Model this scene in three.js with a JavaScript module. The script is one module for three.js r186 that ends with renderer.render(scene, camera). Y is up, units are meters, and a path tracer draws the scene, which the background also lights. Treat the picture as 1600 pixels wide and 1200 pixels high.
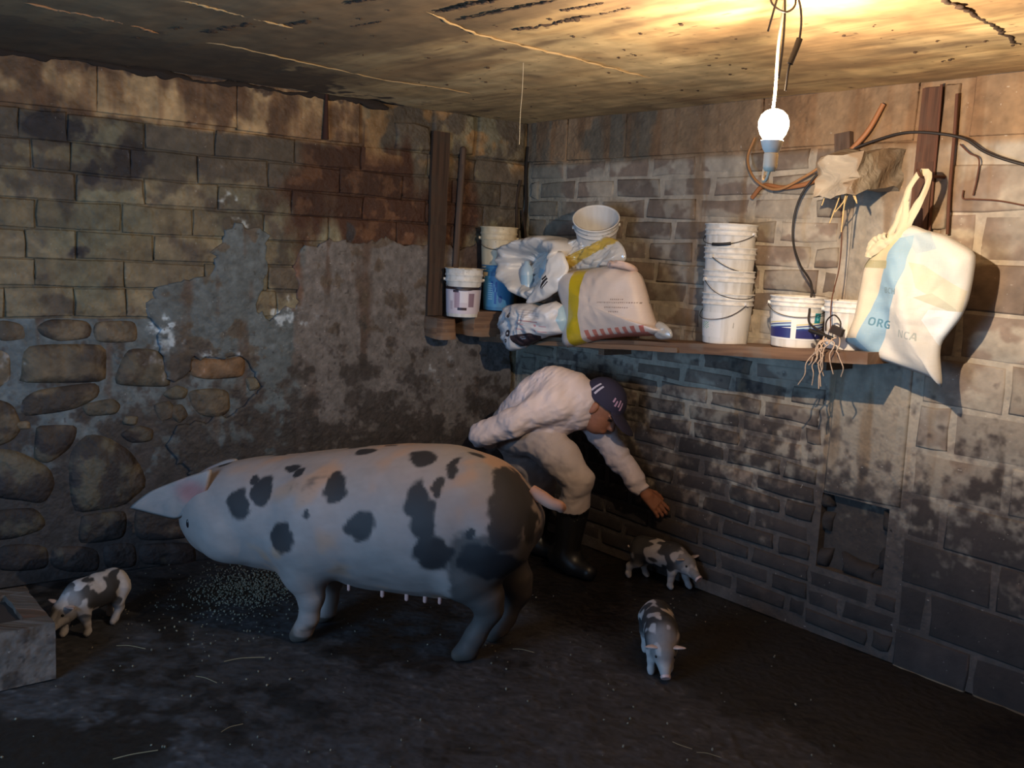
import * as THREE from 'three';
import { mergeGeometries, mergeVertices } from 'three/addons/utils/BufferGeometryUtils.js';
import { RectAreaLightUniformsLib } from 'three/addons/lights/RectAreaLightUniformsLib.js';

// ---------- camera, light, exposure ----------
const scene = new THREE.Scene();
const V = (x, y, z) => new THREE.Vector3(x, y, z);
const camera = new THREE.PerspectiveCamera(43.6, 4 / 3, 0.05, 60);
camera.position.set(0, 1.6, 0);
camera.quaternion.setFromRotationMatrix(new THREE.Matrix4().makeBasis(V(0.99875, 0.04946, -0.0069), V(-0.04994, 0.98917, -0.13798), V(0, 0.13815, 0.99041)));
const renderer = new THREE.WebGLRenderer({ antialias: true });
renderer.toneMapping = THREE.LinearToneMapping;
renderer.toneMappingExposure = 1.0;
renderer.shadowMap.enabled = true;
// the corner of the room and the directions of its two walls (left wall, right wall), with the normals into the room
const K = V(0.0207, 0, -5.6551), DL = V(-0.81654, 0, 0.57728), DR = V(0.64016, 0, 0.76824), NL = V(0.57728, 0, 0.81654), NR = V(-0.76824, 0, 0.64016);
const TL = Math.atan2(0.57728, 0.81654), TR = -Math.atan2(0.76824, 0.64016), H = 2.32, AL = 4.7, BR = 5.6;
const AB = (a, b, y = 0) => K.clone().addScaledVector(DL, a).addScaledVector(DR, b).setY(y);
const RW = (u, h, s) => K.clone().addScaledVector(DR, u).addScaledVector(NR, s).setY(h);
const LW = (u, h, s) => K.clone().addScaledVector(DL, u).addScaledVector(NL, s).setY(h);
// overcast daylight: the sky outside, entering through the wide opening in the wall on the left, outside the frame
scene.background = new THREE.Color(0.30, 0.45, 0.68);
RectAreaLightUniformsLib.init();
const DOOR = { b0: 2.0, b1: 3.2, sill: 0.4, top: 1.85 };
const daylight = new THREE.RectAreaLight(new THREE.Color(0.31, 0.60, 1.0), 13.5, DOOR.b1 - DOOR.b0 - 0.06, DOOR.top - DOOR.sill - 0.06);
daylight.position.copy(AB(AL - 0.02, (DOOR.b0 + DOOR.b1) / 2, (DOOR.top + DOOR.sill) / 2));
daylight.lookAt(daylight.position.clone().addScaledVector(NR, -1));
scene.add(daylight);
const BULB = V(0.659, 1.946, -2.623), BULB_COLOR = new THREE.Color(1.0, 0.79, 0.55), BULB_POWER = 9.0;

// ---------- helpers ----------
let seed = 7;
const rnd = () => { seed = (seed * 1664525 + 1013904223) >>> 0; return seed / 4294967296; };
const rr = (a, b) => a + (b - a) * rnd();
const clamp = (x, a = 0, b = 1) => Math.min(b, Math.max(a, x));
const mix = (a, b, t) => a + (b - a) * t;
const sm = (a, b, x) => { const t = clamp((x - a) / (b - a)); return t * t * (3 - 2 * t); };
const lerp3 = (a, b, t) => [mix(a[0], b[0], t), mix(a[1], b[1], t), mix(a[2], b[2], t)];
const h2 = (x, y) => { let n = Math.imul(x, 374761393) ^ Math.imul(y, 668265263); n = Math.imul(n ^ (n >>> 13), 1274126177); return ((n ^ (n >>> 16)) >>> 0) / 4294967296; };
function vn(x, y) { const i = Math.floor(x), j = Math.floor(y), a = x - i, b = y - j, u = a * a * (3 - 2 * a), v = b * b * (3 - 2 * b); return mix(mix(h2(i, j), h2(i + 1, j), u), mix(h2(i, j + 1), h2(i + 1, j + 1), u), v); }
function fbm(x, y, o = 4) { let s = 0, a = 0.5, t = 0; for (let k = 0; k < o; k++) { s += a * vn(x + k * 17.3, y + k * 9.1); t += a; a *= 0.5; x *= 2.03; y *= 2.03; } return s / t; }
const n3 = (x, y, z) => (vn(x + z * 0.71, y + z * 1.13) + vn(y - x * 0.4 + 31, z + x * 0.3 + 11) + vn(z - y * 0.3 + 57, x + y * 0.2 + 5)) / 3;
const lin = (c) => { c /= 255; return c <= 0.04045 ? c / 12.92 : ((c + 0.055) / 1.055) ** 2.4; };
const srgb = (r, g, b) => new THREE.Color(lin(r), lin(g), lin(b));
function colorMap(w, h, fn) {                                     // fn(x, y in 0..1) gives an sRGB triple
  const d = new Uint8Array(w * h * 4);
  for (let j = 0; j < h; j++) for (let i = 0; i < w; i++) { const c = fn((i + 0.5) / w, (j + 0.5) / h), k = (j * w + i) * 4; d[k] = clamp(c[0], 0, 255); d[k + 1] = clamp(c[1], 0, 255); d[k + 2] = clamp(c[2], 0, 255); d[k + 3] = 255; }
  const t = new THREE.DataTexture(d, w, h); t.colorSpace = THREE.SRGBColorSpace; t.magFilter = THREE.LinearFilter; t.minFilter = THREE.LinearMipmapLinearFilter; t.generateMipmaps = true; t.wrapS = t.wrapT = THREE.RepeatWrapping; t.needsUpdate = true; return t;
}
function greyMap(w, h, fn, ru = 1, rv = 1) { const t = colorMap(w, h, (x, y) => { const v = 255 * fn(x, y); return [v, v, v]; }); t.colorSpace = THREE.NoColorSpace; t.repeat.set(ru, rv); return t; }
// grain that tiles: noise on a torus-like blend
const tile = (f, x, y) => { const bx = sm(0.8, 1, x), by = sm(0.8, 1, y); return mix(mix(f(x, y), f(x - 1, y), bx), mix(f(x, y - 1), f(x - 1, y - 1), bx), by); };
const names = {};
const numbered = (n) => { const k = names[n] = (names[n] ?? -1) + 1; return k ? n + '_' + String(k).padStart(3, '0') : n; };
function tag(o, label, category, group, kind) { if (label) o.userData.label = label; if (category) o.userData.category = category; if (group) o.userData.group = group; if (kind) o.userData.kind = kind; return o; }
function base(name, label, category, pos = V(0, 0, 0), turn = 0, group) { const g = new THREE.Group(); g.name = numbered(name); g.position.copy(pos); g.rotation.y = turn; scene.add(g); return tag(g, label, category, group); }
function part(parent, name, geo, mat, label) { const m = new THREE.Mesh(geo, mat); m.name = parent === scene ? numbered(name) : name; m.castShadow = m.receiveShadow = true; parent.add(m); if (label) m.userData.label = label; return m; }
function thing(name, geo, mat, label, category, group) { return tag(part(scene, name, geo, mat), label, category, group); }
const std = (c, rough = 0.8, o = {}) => new THREE.MeshStandardMaterial({ color: Array.isArray(c) ? srgb(...c) : c, roughness: rough, ...o });
function box(x0, x1, y0, y1, z0, z1) { const g = new THREE.BoxGeometry(x1 - x0, y1 - y0, z1 - z0); g.translate((x0 + x1) / 2, (y0 + y1) / 2, (z0 + z1) / 2); return g; }
const tube = (pts, r, seg = 40, rad = 8) => new THREE.TubeGeometry(new THREE.CatmullRomCurve3(pts), seg, r, rad, false);
function vcol(g, fn) { const p = g.attributes.position, c = new Float32Array(p.count * 3); for (let i = 0; i < p.count; i++) { const k = fn(p.getX(i), p.getY(i), p.getZ(i)); c[3 * i] = k[0]; c[3 * i + 1] = k[1]; c[3 * i + 2] = k[2]; } g.setAttribute('color', new THREE.BufferAttribute(c, 3)); return g; }
function planarUV(g, fu, fv) { const p = g.attributes.position, uv = new Float32Array(p.count * 2); for (let i = 0; i < p.count; i++) { uv[2 * i] = fu(p.getX(i), p.getY(i), p.getZ(i)); uv[2 * i + 1] = fv(p.getX(i), p.getY(i), p.getZ(i)); } g.setAttribute('uv', new THREE.BufferAttribute(uv, 2)); return g; }
function closedCurve(poly, n, tension = 0.5) { const c = new THREE.CatmullRomCurve3(poly.map(([x, y]) => V(x, y, 0)), true, 'catmullrom', tension); return c.getSpacedPoints(n).slice(0, n).map((p) => [p.x, p.y]); }
function area(p) { let s = 0; p.forEach(([x, y], i) => { const [a, b] = p[(i + 1) % p.length]; s += x * b - a * y; }); return s / 2; }
function centroid(p) { let x = 0, y = 0; for (const q of p) { x += q[0]; y += q[1]; } return [x / p.length, y / p.length]; }
// a closed or one-sided cushion over an outline: rings that shrink to the centre; zf(t, x, y) is the height at t = 0 (edge) .. 1 (centre)
function cushion(poly, { n = 40, rings = 8, front, back = null, skirt = null, tension = 0.5, center = null, even = 1.0 }) {
  let p = closedCurve(poly, n, tension); if (area(p) < 0) p = p.reverse();
  const c = center ?? centroid(p), pos = [], idx = [];
  const ring = (r, z) => { const at = pos.length / 3; for (const q of p) { const x = mix(c[0], q[0], r), y = mix(c[1], q[1], r); pos.push(x, y, z(1 - r, x, y)); } return at; };
  const join = (a, b, flip) => { for (let i = 0; i < n; i++) { const j = (i + 1) % n; if (!flip) idx.push(a + i, a + j, b + i, a + j, b + j, b + i); else idx.push(a + i, b + i, a + j, a + j, b + i, b + j); } };
  const side = (zf, flip, from) => { let last = from; for (let k = 1; k < rings; k++) { const now = ring(1 - (k / rings) ** even, zf); join(last, now, flip); last = now; } const cc = pos.length / 3; pos.push(c[0], c[1], zf(1, c[0], c[1])); for (let i = 0; i < n; i++) { const j = (i + 1) % n; if (!flip) idx.push(last + i, last + j, cc); else idx.push(last + j, last + i, cc); } };
  const e = ring(1, front);
  if (skirt !== null) { const s = ring(1, () => skirt); join(s, e, false); }
  side(front, false, e);
  if (back) side(back, true, e);
  const g = new THREE.BufferGeometry(); g.setAttribute('position', new THREE.Float32BufferAttribute(pos, 3)); g.setIndex(idx); g.computeVertexNormals(); return planarUV(g, (x) => x, (x, y) => y);
}
// a brick, block or plank end: four-sided, with worn bevelled edges; local x, y span, front near z = 0
function brickGeo(x0, x1, y0, y1, bev = 0.008, jit = 0.006, depth = 0.035, proud = 0) {
  const j = () => rr(-jit, jit), o = [[x0 + j(), y0 + j()], [(x0 + x1) / 2, y0 + j() * 0.7], [x1 + j(), y0 + j()], [x1 + j() * 0.7, (y0 + y1) / 2], [x1 + j(), y1 + j()], [(x0 + x1) / 2, y1 + j() * 0.7], [x0 + j(), y1 + j()], [x0 + j() * 0.7, (y0 + y1) / 2]];
  const c = [(x0 + x1) / 2, (y0 + y1) / 2], w = (x1 - x0) / 2, h = (y1 - y0) / 2, pos = [], idx = [];
  const add = (f, z, zj) => o.forEach(([x, y]) => pos.push(c[0] + (x - c[0]) * (1 - f / w), c[1] + (y - c[1]) * (1 - f / h), z + rr(-zj, zj)));
  add(0, -depth, 0); add(0, proud - bev * 0.9, 0.001); add(bev, proud, jit * 0.35); pos.push(c[0], c[1], proud + rr(0, jit * 0.5));
  for (const [a, b] of [[0, 8], [8, 16]]) for (let i = 0; i < 8; i++) { const k = (i + 1) % 8; idx.push(a + i, a + k, b + i, a + k, b + k, b + i); }
  for (let i = 0; i < 8; i++) idx.push(16 + i, 16 + (i + 1) % 8, 24);
  let g = new THREE.BufferGeometry(); g.setAttribute('position', new THREE.Float32BufferAttribute(pos, 3)); g.setIndex(idx);
  g.computeVertexNormals(); return g;
}
// smooth body from a distance field: surface nets on a grid
function iso(f, lo, hi, c) {
  const nx = Math.ceil((hi[0] - lo[0]) / c) + 1, ny = Math.ceil((hi[1] - lo[1]) / c) + 1, nz = Math.ceil((hi[2] - lo[2]) / c) + 1, v = new Float32Array(nx * ny * nz);
  for (let k = 0, q = 0; k < nz; k++) for (let j = 0; j < ny; j++) for (let i = 0; i < nx; i++, q++) v[q] = f(lo[0] + i * c, lo[1] + j * c, lo[2] + k * c);
  const id = new Int32Array(nx * ny * nz).fill(-1), pos = [], sx = 1, sy = nx, sz = nx * ny, off = [0, sx, sy, sx + sy, sz, sx + sz, sy + sz, sx + sy + sz], E = [[0, 1], [2, 3], [4, 5], [6, 7], [0, 2], [1, 3], [4, 6], [5, 7], [0, 4], [1, 5], [2, 6], [3, 7]];
  for (let k = 0; k < nz - 1; k++) for (let j = 0; j < ny - 1; j++) for (let i = 0; i < nx - 1; i++) {
    const q = k * sz + j * sy + i; let m = 0; for (let e = 0; e < 8; e++) if (v[q + off[e]] < 0) m |= 1 << e;
    if (m === 0 || m === 255) continue;
    let x = 0, y = 0, z = 0, n = 0;
    for (const [a, b] of E) { const va = v[q + off[a]], vb = v[q + off[b]]; if ((va < 0) === (vb < 0)) continue; const t = va / (va - vb); x += mix(a & 1, b & 1, t); y += mix((a >> 1) & 1, (b >> 1) & 1, t); z += mix(a >> 2, b >> 2, t); n++; }
    id[q] = pos.length / 3; pos.push(lo[0] + (i + x / n) * c, lo[1] + (j + y / n) * c, lo[2] + (k + z / n) * c);
  }
  const idx = [], quad = (a, b, d, e, flip) => { if (a < 0 || b < 0 || d < 0 || e < 0) return; if (flip) idx.push(a, d, b, b, d, e); else idx.push(a, b, d, b, e, d); };
  for (let k = 1; k < nz - 1; k++) for (let j = 1; j < ny - 1; j++) for (let i = 1; i < nx - 1; i++) {
    const q = k * sz + j * sy + i, a = v[q] < 0;
    if (a !== v[q + sx] < 0) quad(id[q - sy - sz], id[q - sz], id[q - sy], id[q], !a);
    if (a !== v[q + sy] < 0) quad(id[q - sx - sz], id[q - sz], id[q - sx], id[q], a);
    if (a !== v[q + sz] < 0) quad(id[q - sx - sy], id[q - sy], id[q - sx], id[q], !a);
  }
  const g = new THREE.BufferGeometry(), N = new Float32Array(pos.length), e = c * 0.6;
  for (let i = 0; i < pos.length; i += 3) { const [x, y, z] = [pos[i], pos[i + 1], pos[i + 2]]; let a = f(x + e, y, z) - f(x - e, y, z), b = f(x, y + e, z) - f(x, y - e, z), d = f(x, y, z + e) - f(x, y, z - e); const l = Math.hypot(a, b, d) || 1; N[i] = a / l; N[i + 1] = b / l; N[i + 2] = d / l; }
  g.setAttribute('position', new THREE.Float32BufferAttribute(pos, 3)); g.setAttribute('normal', new THREE.BufferAttribute(N, 3)); g.setIndex(idx); return g;
}
const smin = (a, b, k) => { const h = Math.max(k - Math.abs(a - b), 0) / k; return Math.min(a, b) - h * h * k * 0.25; };
function cone(x, y, z, a, b) {                                     // distance to a tapered capsule; a, b = [x, y, z, r]
  const dx = b[0] - a[0], dy = b[1] - a[1], dz = b[2] - a[2], l2 = dx * dx + dy * dy + dz * dz, t = l2 ? clamp(((x - a[0]) * dx + (y - a[1]) * dy + (z - a[2]) * dz) / l2) : 0;
  return Math.hypot(x - a[0] - dx * t, y - a[1] - dy * t, z - a[2] - dz * t) - mix(a[3], b[3], t);
}
const ell = (x, y, z, c, r) => { const px = (x - c[0]) / r[0], py = (y - c[1]) / r[1], pz = (z - c[2]) / r[2], k0 = Math.hypot(px, py, pz), k1 = Math.hypot(px / r[0], py / r[1], pz / r[2]); return k1 ? k0 * (k0 - 1) / k1 : -Math.min(...r); };
function chain(x, y, z, pts, k) { let d = 1e9; for (let i = 0; i + 1 < pts.length; i++) d = smin(d, cone(x, y, z, pts[i], pts[i + 1]), k); return d; }
function canvasMap(w, h, draw) { const c = document.createElement('canvas'); c.width = w; c.height = h; const x = c.getContext('2d'); draw(x, w, h); const t = new THREE.CanvasTexture(c); t.colorSpace = THREE.SRGBColorSpace; return t; }

// ---------- measured outlines, in metres on their wall ----------
const STONES=[[[2.718,1.193],[2.633,1.178],[2.616,1.144],[2.621,1.110],[2.720,1.106]],
[[2.576,1.163],[2.517,1.198],[2.380,1.192],[2.347,1.162],[2.362,1.112],[2.482,1.098],[2.554,1.124]],
[[2.333,1.182],[2.168,1.187],[2.149,1.109],[2.179,1.089],[2.329,1.096]],
[[2.738,1.063],[2.683,1.047],[2.681,0.940],[2.716,0.902],[2.742,0.903]],
[[2.641,0.958],[2.617,1.076],[2.455,1.088],[2.296,1.075],[2.287,0.977],[2.311,0.911],[2.629,0.918]],
[[2.639,0.840],[2.567,0.886],[2.335,0.907],[2.322,0.844],[2.431,0.788],[2.631,0.769]],
[[2.248,0.945],[2.189,1.058],[2.048,1.045],[1.997,0.904],[2.028,0.874],[2.239,0.893]],
[[2.752,0.845],[2.674,0.822],[2.641,0.720],[2.678,0.663],[2.756,0.649]],
[[2.588,0.696],[2.570,0.725],[2.423,0.716],[2.419,0.664],[2.452,0.605],[2.536,0.550],[2.595,0.575]],
[[2.453,0.543],[2.443,0.604],[2.376,0.671],[2.289,0.655],[2.191,0.584],[2.131,0.492],[2.111,0.404],[2.172,0.345],[2.213,0.317],[2.302,0.306],[2.428,0.310],[2.454,0.439]],
[[2.765,0.620],[2.678,0.623],[2.590,0.575],[2.527,0.518],[2.510,0.444],[2.557,0.367],[2.647,0.387],[2.770,0.431]],
[[2.771,0.351],[2.603,0.351],[2.550,0.283],[2.569,0.244],[2.686,0.218],[2.774,0.230]],
[[2.409,0.265],[2.390,0.295],[2.213,0.290],[2.203,0.196],[2.234,0.156],[2.410,0.159]],
[[2.152,0.310],[1.932,0.251],[1.910,0.123],[2.153,0.145]],
[[2.231,0.661],[2.151,0.698],[2.080,0.672],[2.090,0.619],[2.181,0.615]],
[[2.038,0.842],[1.976,0.882],[1.918,0.858],[1.934,0.815],[1.997,0.813]],
[[2.079,0.790],[2.007,0.808],[1.976,0.763],[1.997,0.721],[2.049,0.713]],
[[2.210,0.744],[2.150,0.741],[2.161,0.699],[2.220,0.708]],
[[2.524,0.154],[2.420,0.150],[2.333,0.116],[2.329,0.018],[2.450,0.026],[2.534,0.071]],
[[2.304,0.133],[2.173,0.126],[2.164,0.014],[2.295,0.023]],
[[2.740,0.189],[2.633,0.190],[2.547,0.157],[2.553,0.063],[2.742,0.082]],
[[2.132,0.115],[1.899,0.088],[1.888,-0.017],[2.133,0.020]],
[[2.393,0.807],[2.269,0.832],[2.225,0.798],[2.250,0.757],[2.366,0.754]],
[[2.676,0.742],[2.614,0.748],[2.606,0.713],[2.650,0.711]],
[[1.924,0.996],[1.844,1.009],[1.745,1.001],[1.646,1.014],[1.635,0.947],[1.661,0.909],[1.813,0.902],[1.905,0.924]],
[[1.914,0.850],[1.813,0.861],[1.724,0.842],[1.711,0.752],[1.764,0.710],[1.858,0.728],[1.905,0.778]],
[[1.638,0.902],[1.573,0.906],[1.559,0.854],[1.614,0.837]],
[[2.019,0.769],[1.950,0.790],[1.917,0.732],[1.965,0.697]]];
const PLASTER=[[1.770,1.487],[1.792,1.526],[1.749,1.549],[1.756,1.594],[1.725,1.620],[1.688,1.658],[1.643,1.624],[1.605,1.632],[1.550,1.598],[1.557,1.447],[1.579,1.353],[1.593,1.226],[1.510,1.185],[1.461,1.220],[1.360,1.292],[1.370,1.421],[1.348,1.534],[1.263,1.566],[1.193,1.595],[1.049,1.582],[0.901,1.608],[0.746,1.581],[0.587,1.602],[0.421,1.581],[0.116,1.563],[0.030,0.111],[0.434,0.079],[0.847,0.055],[1.299,0.043],[1.578,0.046],[1.776,0.074],[1.872,0.250],[1.904,0.446],[2.001,0.581],[1.935,0.676],[1.811,0.694],[1.697,0.719],[1.594,0.804],[1.549,0.847],[1.589,0.939],[1.630,1.017],[1.745,1.020],[1.851,1.031],[1.930,1.011],[1.947,0.935],[2.001,0.915],[2.031,0.968],[2.019,1.029],[2.048,1.075],[2.031,1.159],[2.083,1.195],[2.100,1.260],[2.065,1.290],[2.074,1.329],[1.996,1.357],[1.907,1.377],[1.816,1.403]];
const BAG=[[2.482,1.764],[2.543,1.746],[2.617,1.729],[2.725,1.671],[2.732,1.592],[2.724,1.501],[2.702,1.436],[2.646,1.345],[2.644,1.286],[2.663,1.182],[2.616,1.211],[2.474,1.241],[2.394,1.256],[2.309,1.284],[2.256,1.311],[2.283,1.395],[2.297,1.521],[2.307,1.608],[2.353,1.671],[2.419,1.732]];
const SACK=[[0.693,1.479],[0.752,1.508],[0.922,1.528],[1.115,1.559],[1.158,1.545],[1.233,1.528],[1.276,1.456],[1.316,1.370],[1.363,1.291],[1.435,1.269],[1.367,1.244],[1.187,1.220],[1.018,1.191],[0.886,1.151],[0.785,1.124],[0.758,1.157],[0.776,1.231],[0.754,1.327],[0.708,1.405]];
const PRINTBAG=[[0.342,1.295],[0.405,1.317],[0.535,1.330],[0.636,1.324],[0.732,1.357],[0.809,1.337],[0.848,1.270],[0.816,1.204],[0.698,1.172],[0.592,1.132],[0.512,1.093],[0.414,1.065],[0.369,1.091],[0.304,1.153],[0.309,1.223]];
const CLEAR=[[0.372,1.470],[0.468,1.576],[0.613,1.648],[0.778,1.677],[0.936,1.687],[1.025,1.674],[1.080,1.635],[1.097,1.584],[1.045,1.548],[0.905,1.529],[0.722,1.508],[0.627,1.477],[0.526,1.485]];
const MOUTH=[[0.207,1.511],[0.239,1.592],[0.329,1.635],[0.459,1.665],[0.575,1.678],[0.684,1.658],[0.736,1.614],[0.704,1.543],[0.643,1.449],[0.569,1.372],[0.491,1.327],[0.416,1.341],[0.349,1.381],[0.269,1.428]];
const BLUE=[[2.422,1.661],[2.452,1.716],[2.501,1.727],[2.495,1.604],[2.460,1.458],[2.435,1.359],[2.405,1.250],[2.309,1.281],[2.256,1.308],[2.332,1.324],[2.368,1.439],[2.401,1.551]];
const CREAM1=[[2.307,1.608],[2.353,1.671],[2.419,1.739],[2.463,1.754],[2.436,1.625],[2.348,1.617]];
const CREAM2=[[2.502,1.628],[2.557,1.619],[2.720,1.535],[2.707,1.454],[2.645,1.484],[2.542,1.536]];
const SPOTS=[[-0.256,0.564,0.179,0.048,0.056],[-0.155,0.616,0.177,0.041,0.051],[-0.204,0.654,0.138,0.02,0.02],[-0.386,0.674,0.016,0.046,0.018],[-0.061,0.704,0.121,0.038,0.02],[-0.011,0.693,0.148,0.023,0.02],[0.155,0.668,0.203,0.041,0.048],[0.051,0.566,0.234,0.023,0.025],[-0.047,0.465,0.222,0.051,0.051],[0.267,0.55,0.256,0.056,0.051],[0.223,0.787,0.062,0.041,0.02],[0.464,0.792,0.114,0.051,0.035],[0.584,0.763,0.152,0.023,0.03],[0.547,0.701,0.216,0.02,0.038],[0.472,0.659,0.241,0.043,0.056],[0.514,0.587,0.261,0.046,0.066],[0.551,0.465,0.261,0.071,0.066],[0.788,0.731,0.097,0.046,0.063],[0.826,0.649,0.155,0.071,0.091],[0.813,0.573,0.197,0.056,0.071],[0.893,0.571,0.119,0.025,0.063],[0.696,0.563,0.245,0.015,0.02],[0.764,0.497,0.215,0.03,0.02],[0.312,0.808,0.012,0.03,0.01],[0.702,0.453,0.227,0.056,0.066],[0.789,0.423,0.16,0.076,0.056],[0.661,0.803,0.037,0.035,0.013]];

// ---------- surfaces ----------
const UW = 3.2;                                                    // width in metres of one wall texture
const grain = greyMap(512, 512, (x, y) => tile((a, b) => 0.6 * fbm(a * 40, b * 40, 3) + 0.4 * fbm(a * 9 + 5, b * 9, 3), x, y), 4, 3);
const coarse = greyMap(512, 512, (x, y) => tile((a, b) => 0.5 * fbm(a * 70, b * 70, 2) + 0.5 * sm(0.35, 0.75, fbm(a * 14 + 5, b * 14, 4)), x, y), 3, 2.2);
const G2 = (u, v, a, b, ra, rb) => Math.exp(-(((u - a) / ra) ** 2) - (((v - b) / rb) ** 2));
const leftMap = colorMap(1600, 1160, (x, y) => {
  const u = x * UW, v = y * H, f = fbm(u * 5, v * 5, 5), g = fbm(u * 26 + 9, v * 26, 3), q = fbm(u * 1.7 + 4, v * 1.7, 3), w = fbm(u * 11 + 2, v * 11, 4);
  let c = lerp3([142, 126, 98], [106, 95, 78], clamp(f * 1.6 - 0.25));
  c = lerp3(c, [112, 110, 92], 0.6 * sm(0.48, 0.62, fbm(u * 3 + 20, v * 3, 4)));
  c = lerp3(c, [78, 68, 60], 0.75 * sm(0.47, 0.60, w * 0.6 + 0.4 * fbm(u * 2.6, v * 5 + 7, 3) + 0.14 * sm(1.62, 1.85, v) - 0.03));   // grey-brown weathering, mostly in the upper courses
  // rust-brown water stains run down below the slab
  const st = fbm(u * 7.5, v * 1.0 + 3, 4), rust = sm(0.44, 0.60, st * 0.42 + f * 0.3 + 0.50 * Math.max(G2(u, v, 1.05, 1.84, 0.42, 0.34), 0.8 * G2(u, v, 0.62, 1.75, 0.34, 0.30)) - 0.05);
  c = lerp3(c, lerp3([82, 48, 30], [52, 31, 22], clamp(g * 1.3 - 0.1)), rust);
  c = lerp3(c, [112, 78, 54], 0.6 * sm(0.56, 0.68, w * 0.7 + 0.3 * g) * rust);
  // concrete beam under the slab, streaked
  const beam = sm(2.075, 2.1, v + (f - 0.5) * 0.05) * sm(0.98, 1.05, u), bs = fbm(u * 10, v * 1.6 + 8, 4);
  let b = lerp3([172, 142, 104], [128, 98, 70], sm(0.40, 0.66, bs));
  b = lerp3(b, [86, 62, 46], 0.75 * sm(0.50, 0.62, fbm(u * 6 + 3, v * 5, 4) * 0.7 + bs * 0.3 + 0.1 * sm(1.9, 2.5, u)));
  b = lerp3(b, [60, 44, 36], 0.8 * sm(0.55, 0.64, w * 0.7 + 0.22 * sm(2.26, 2.32, v)));
  c = lerp3(c, b, beam);
  if (u < 1.02) c = lerp3(c, [146, 112, 74], 0.85 * sm(0.48, 0.58, fbm(u * 5 + 6, v * 6 + 1, 4)) * sm(1.98, 2.1, v));
  // black damp patches with a ragged outline
  const damp = Math.max(G2(u, v, 2.5, 2.02, 0.2, 0.08), G2(u, v, 2.2, 1.9, 0.16, 0.13), 0.8 * G2(u, v, 2.34, 1.86, 0.05, 0.12), 0.8 * G2(u, v, 1.1, 1.6, 0.04, 0.3), 0.9 * G2(u, v, 2.42, 1.5, 0.08, 0.05));
  c = lerp3(c, [52, 46, 47], sm(0.34, 0.56, damp * 0.6 + (w - 0.5) * 0.9 + (g - 0.5) * 0.3));
  // white lime bloom, fine and grainy
  const bloom = Math.max(G2(u, v, 1.98, 1.05, 0.16, 0.18), 0.7 * G2(u, v, 1.5, 1.2, 0.25, 0.1), 0.75 * G2(u, v, 1.72, 1.80, 0.14, 0.05), 0.7 * G2(u, v, 1.66, 1.68, 0.06, 0.05), 0.8 * G2(u, v, 2.68, 0.92, 0.06, 0.2));
  c = lerp3(c, [176, 182, 184], 0.85 * sm(0.52, 0.66, bloom * 0.30 + g * 0.45 + w * 0.22));
  c = lerp3(c, [190, 190, 186], sm(0.975, 0.985, vn(u * 150, v * 150)) * 0.6);
  // dung and mud splashed on the foot of the wall
  const mudShade = sm(0.40, 0.60, w * 0.45 + 0.35 * g + 0.2 * f + (0.52 - v) * 0.34 - 0.02);
  c = lerp3(c, lerp3([64, 56, 54], [44, 40, 40], q), mudShade * 0.85);
  const k = 0.78 + 0.44 * g; return [c[0] * k, c[1] * k, c[2] * k];
});
const plasterMap = colorMap(1280, 928, (x, y) => {
  const u = x * UW, v = y * H, f = fbm(u * 6 + 2, v * 6, 5), g = fbm(u * 34, v * 34, 3), s = fbm(u * 14, v * 1.4, 3), w = fbm(u * 13 + 5, v * 13, 4);
  let c = lerp3([98, 106, 110], [74, 82, 86], f);
  c = lerp3(c, [104, 98, 96], sm(0.46, 0.56, f * 0.4 + s * 0.2 + 0.5 * sm(1.5, 1.2, u) - 0.02));               // browner to the corner side
  c = lerp3(c, [74, 56, 48], 0.8 * sm(0.44, 0.58, s * 0.55 + w * 0.2 + 0.28 * sm(0.75, 0.35, u) * sm(1.1, 1.4, v)));
  c = lerp3(c, [104, 68, 52], 0.85 * sm(0.46, 0.6, s * 0.3 + w * 0.25 + 0.5 * G2(u, v, 1.44, 1.42, 0.1, 0.22)));
  c = lerp3(c, [84, 70, 58], 0.7 * sm(0.52, 0.6, w * 0.8 + 0.25 * G2(u, v, 1.75, 1.05, 0.25, 0.12)));
  const bloom = Math.max(G2(u, v, 2.02, 1.1, 0.1, 0.16), G2(u, v, 1.42, 1.2, 0.15, 0.08), 0.9 * G2(u, v, 1.8, 1.03, 0.3, 0.03), 0.6 * G2(u, v, 0.62, 0.9, 0.3, 0.16));
  c = lerp3(c, [172, 182, 190], 0.85 * sm(0.52, 0.68, bloom * 0.30 + g * 0.45 + w * 0.22));
  c = lerp3(c, [200, 202, 202], sm(0.978, 0.987, vn(u * 150, v * 150)) * 0.8);
  c = lerp3(c, [50, 46, 46], sm(0.9, 0.95, vn(u * 60 + 3, v * 60)) * 0.5);
  const mudShade = sm(0.40, 0.56, w * 0.5 + 0.3 * g + 0.2 * f + (0.86 - v - 0.22 * sm(1.0, 0.3, u)) * 0.42 - 0.03);
  c = lerp3(c, lerp3([58, 50, 48], [40, 37, 38], s), mudShade * 0.9);
  const k = 0.74 + 0.52 * g; return [c[0] * k, c[1] * k, c[2] * k];
});
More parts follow.
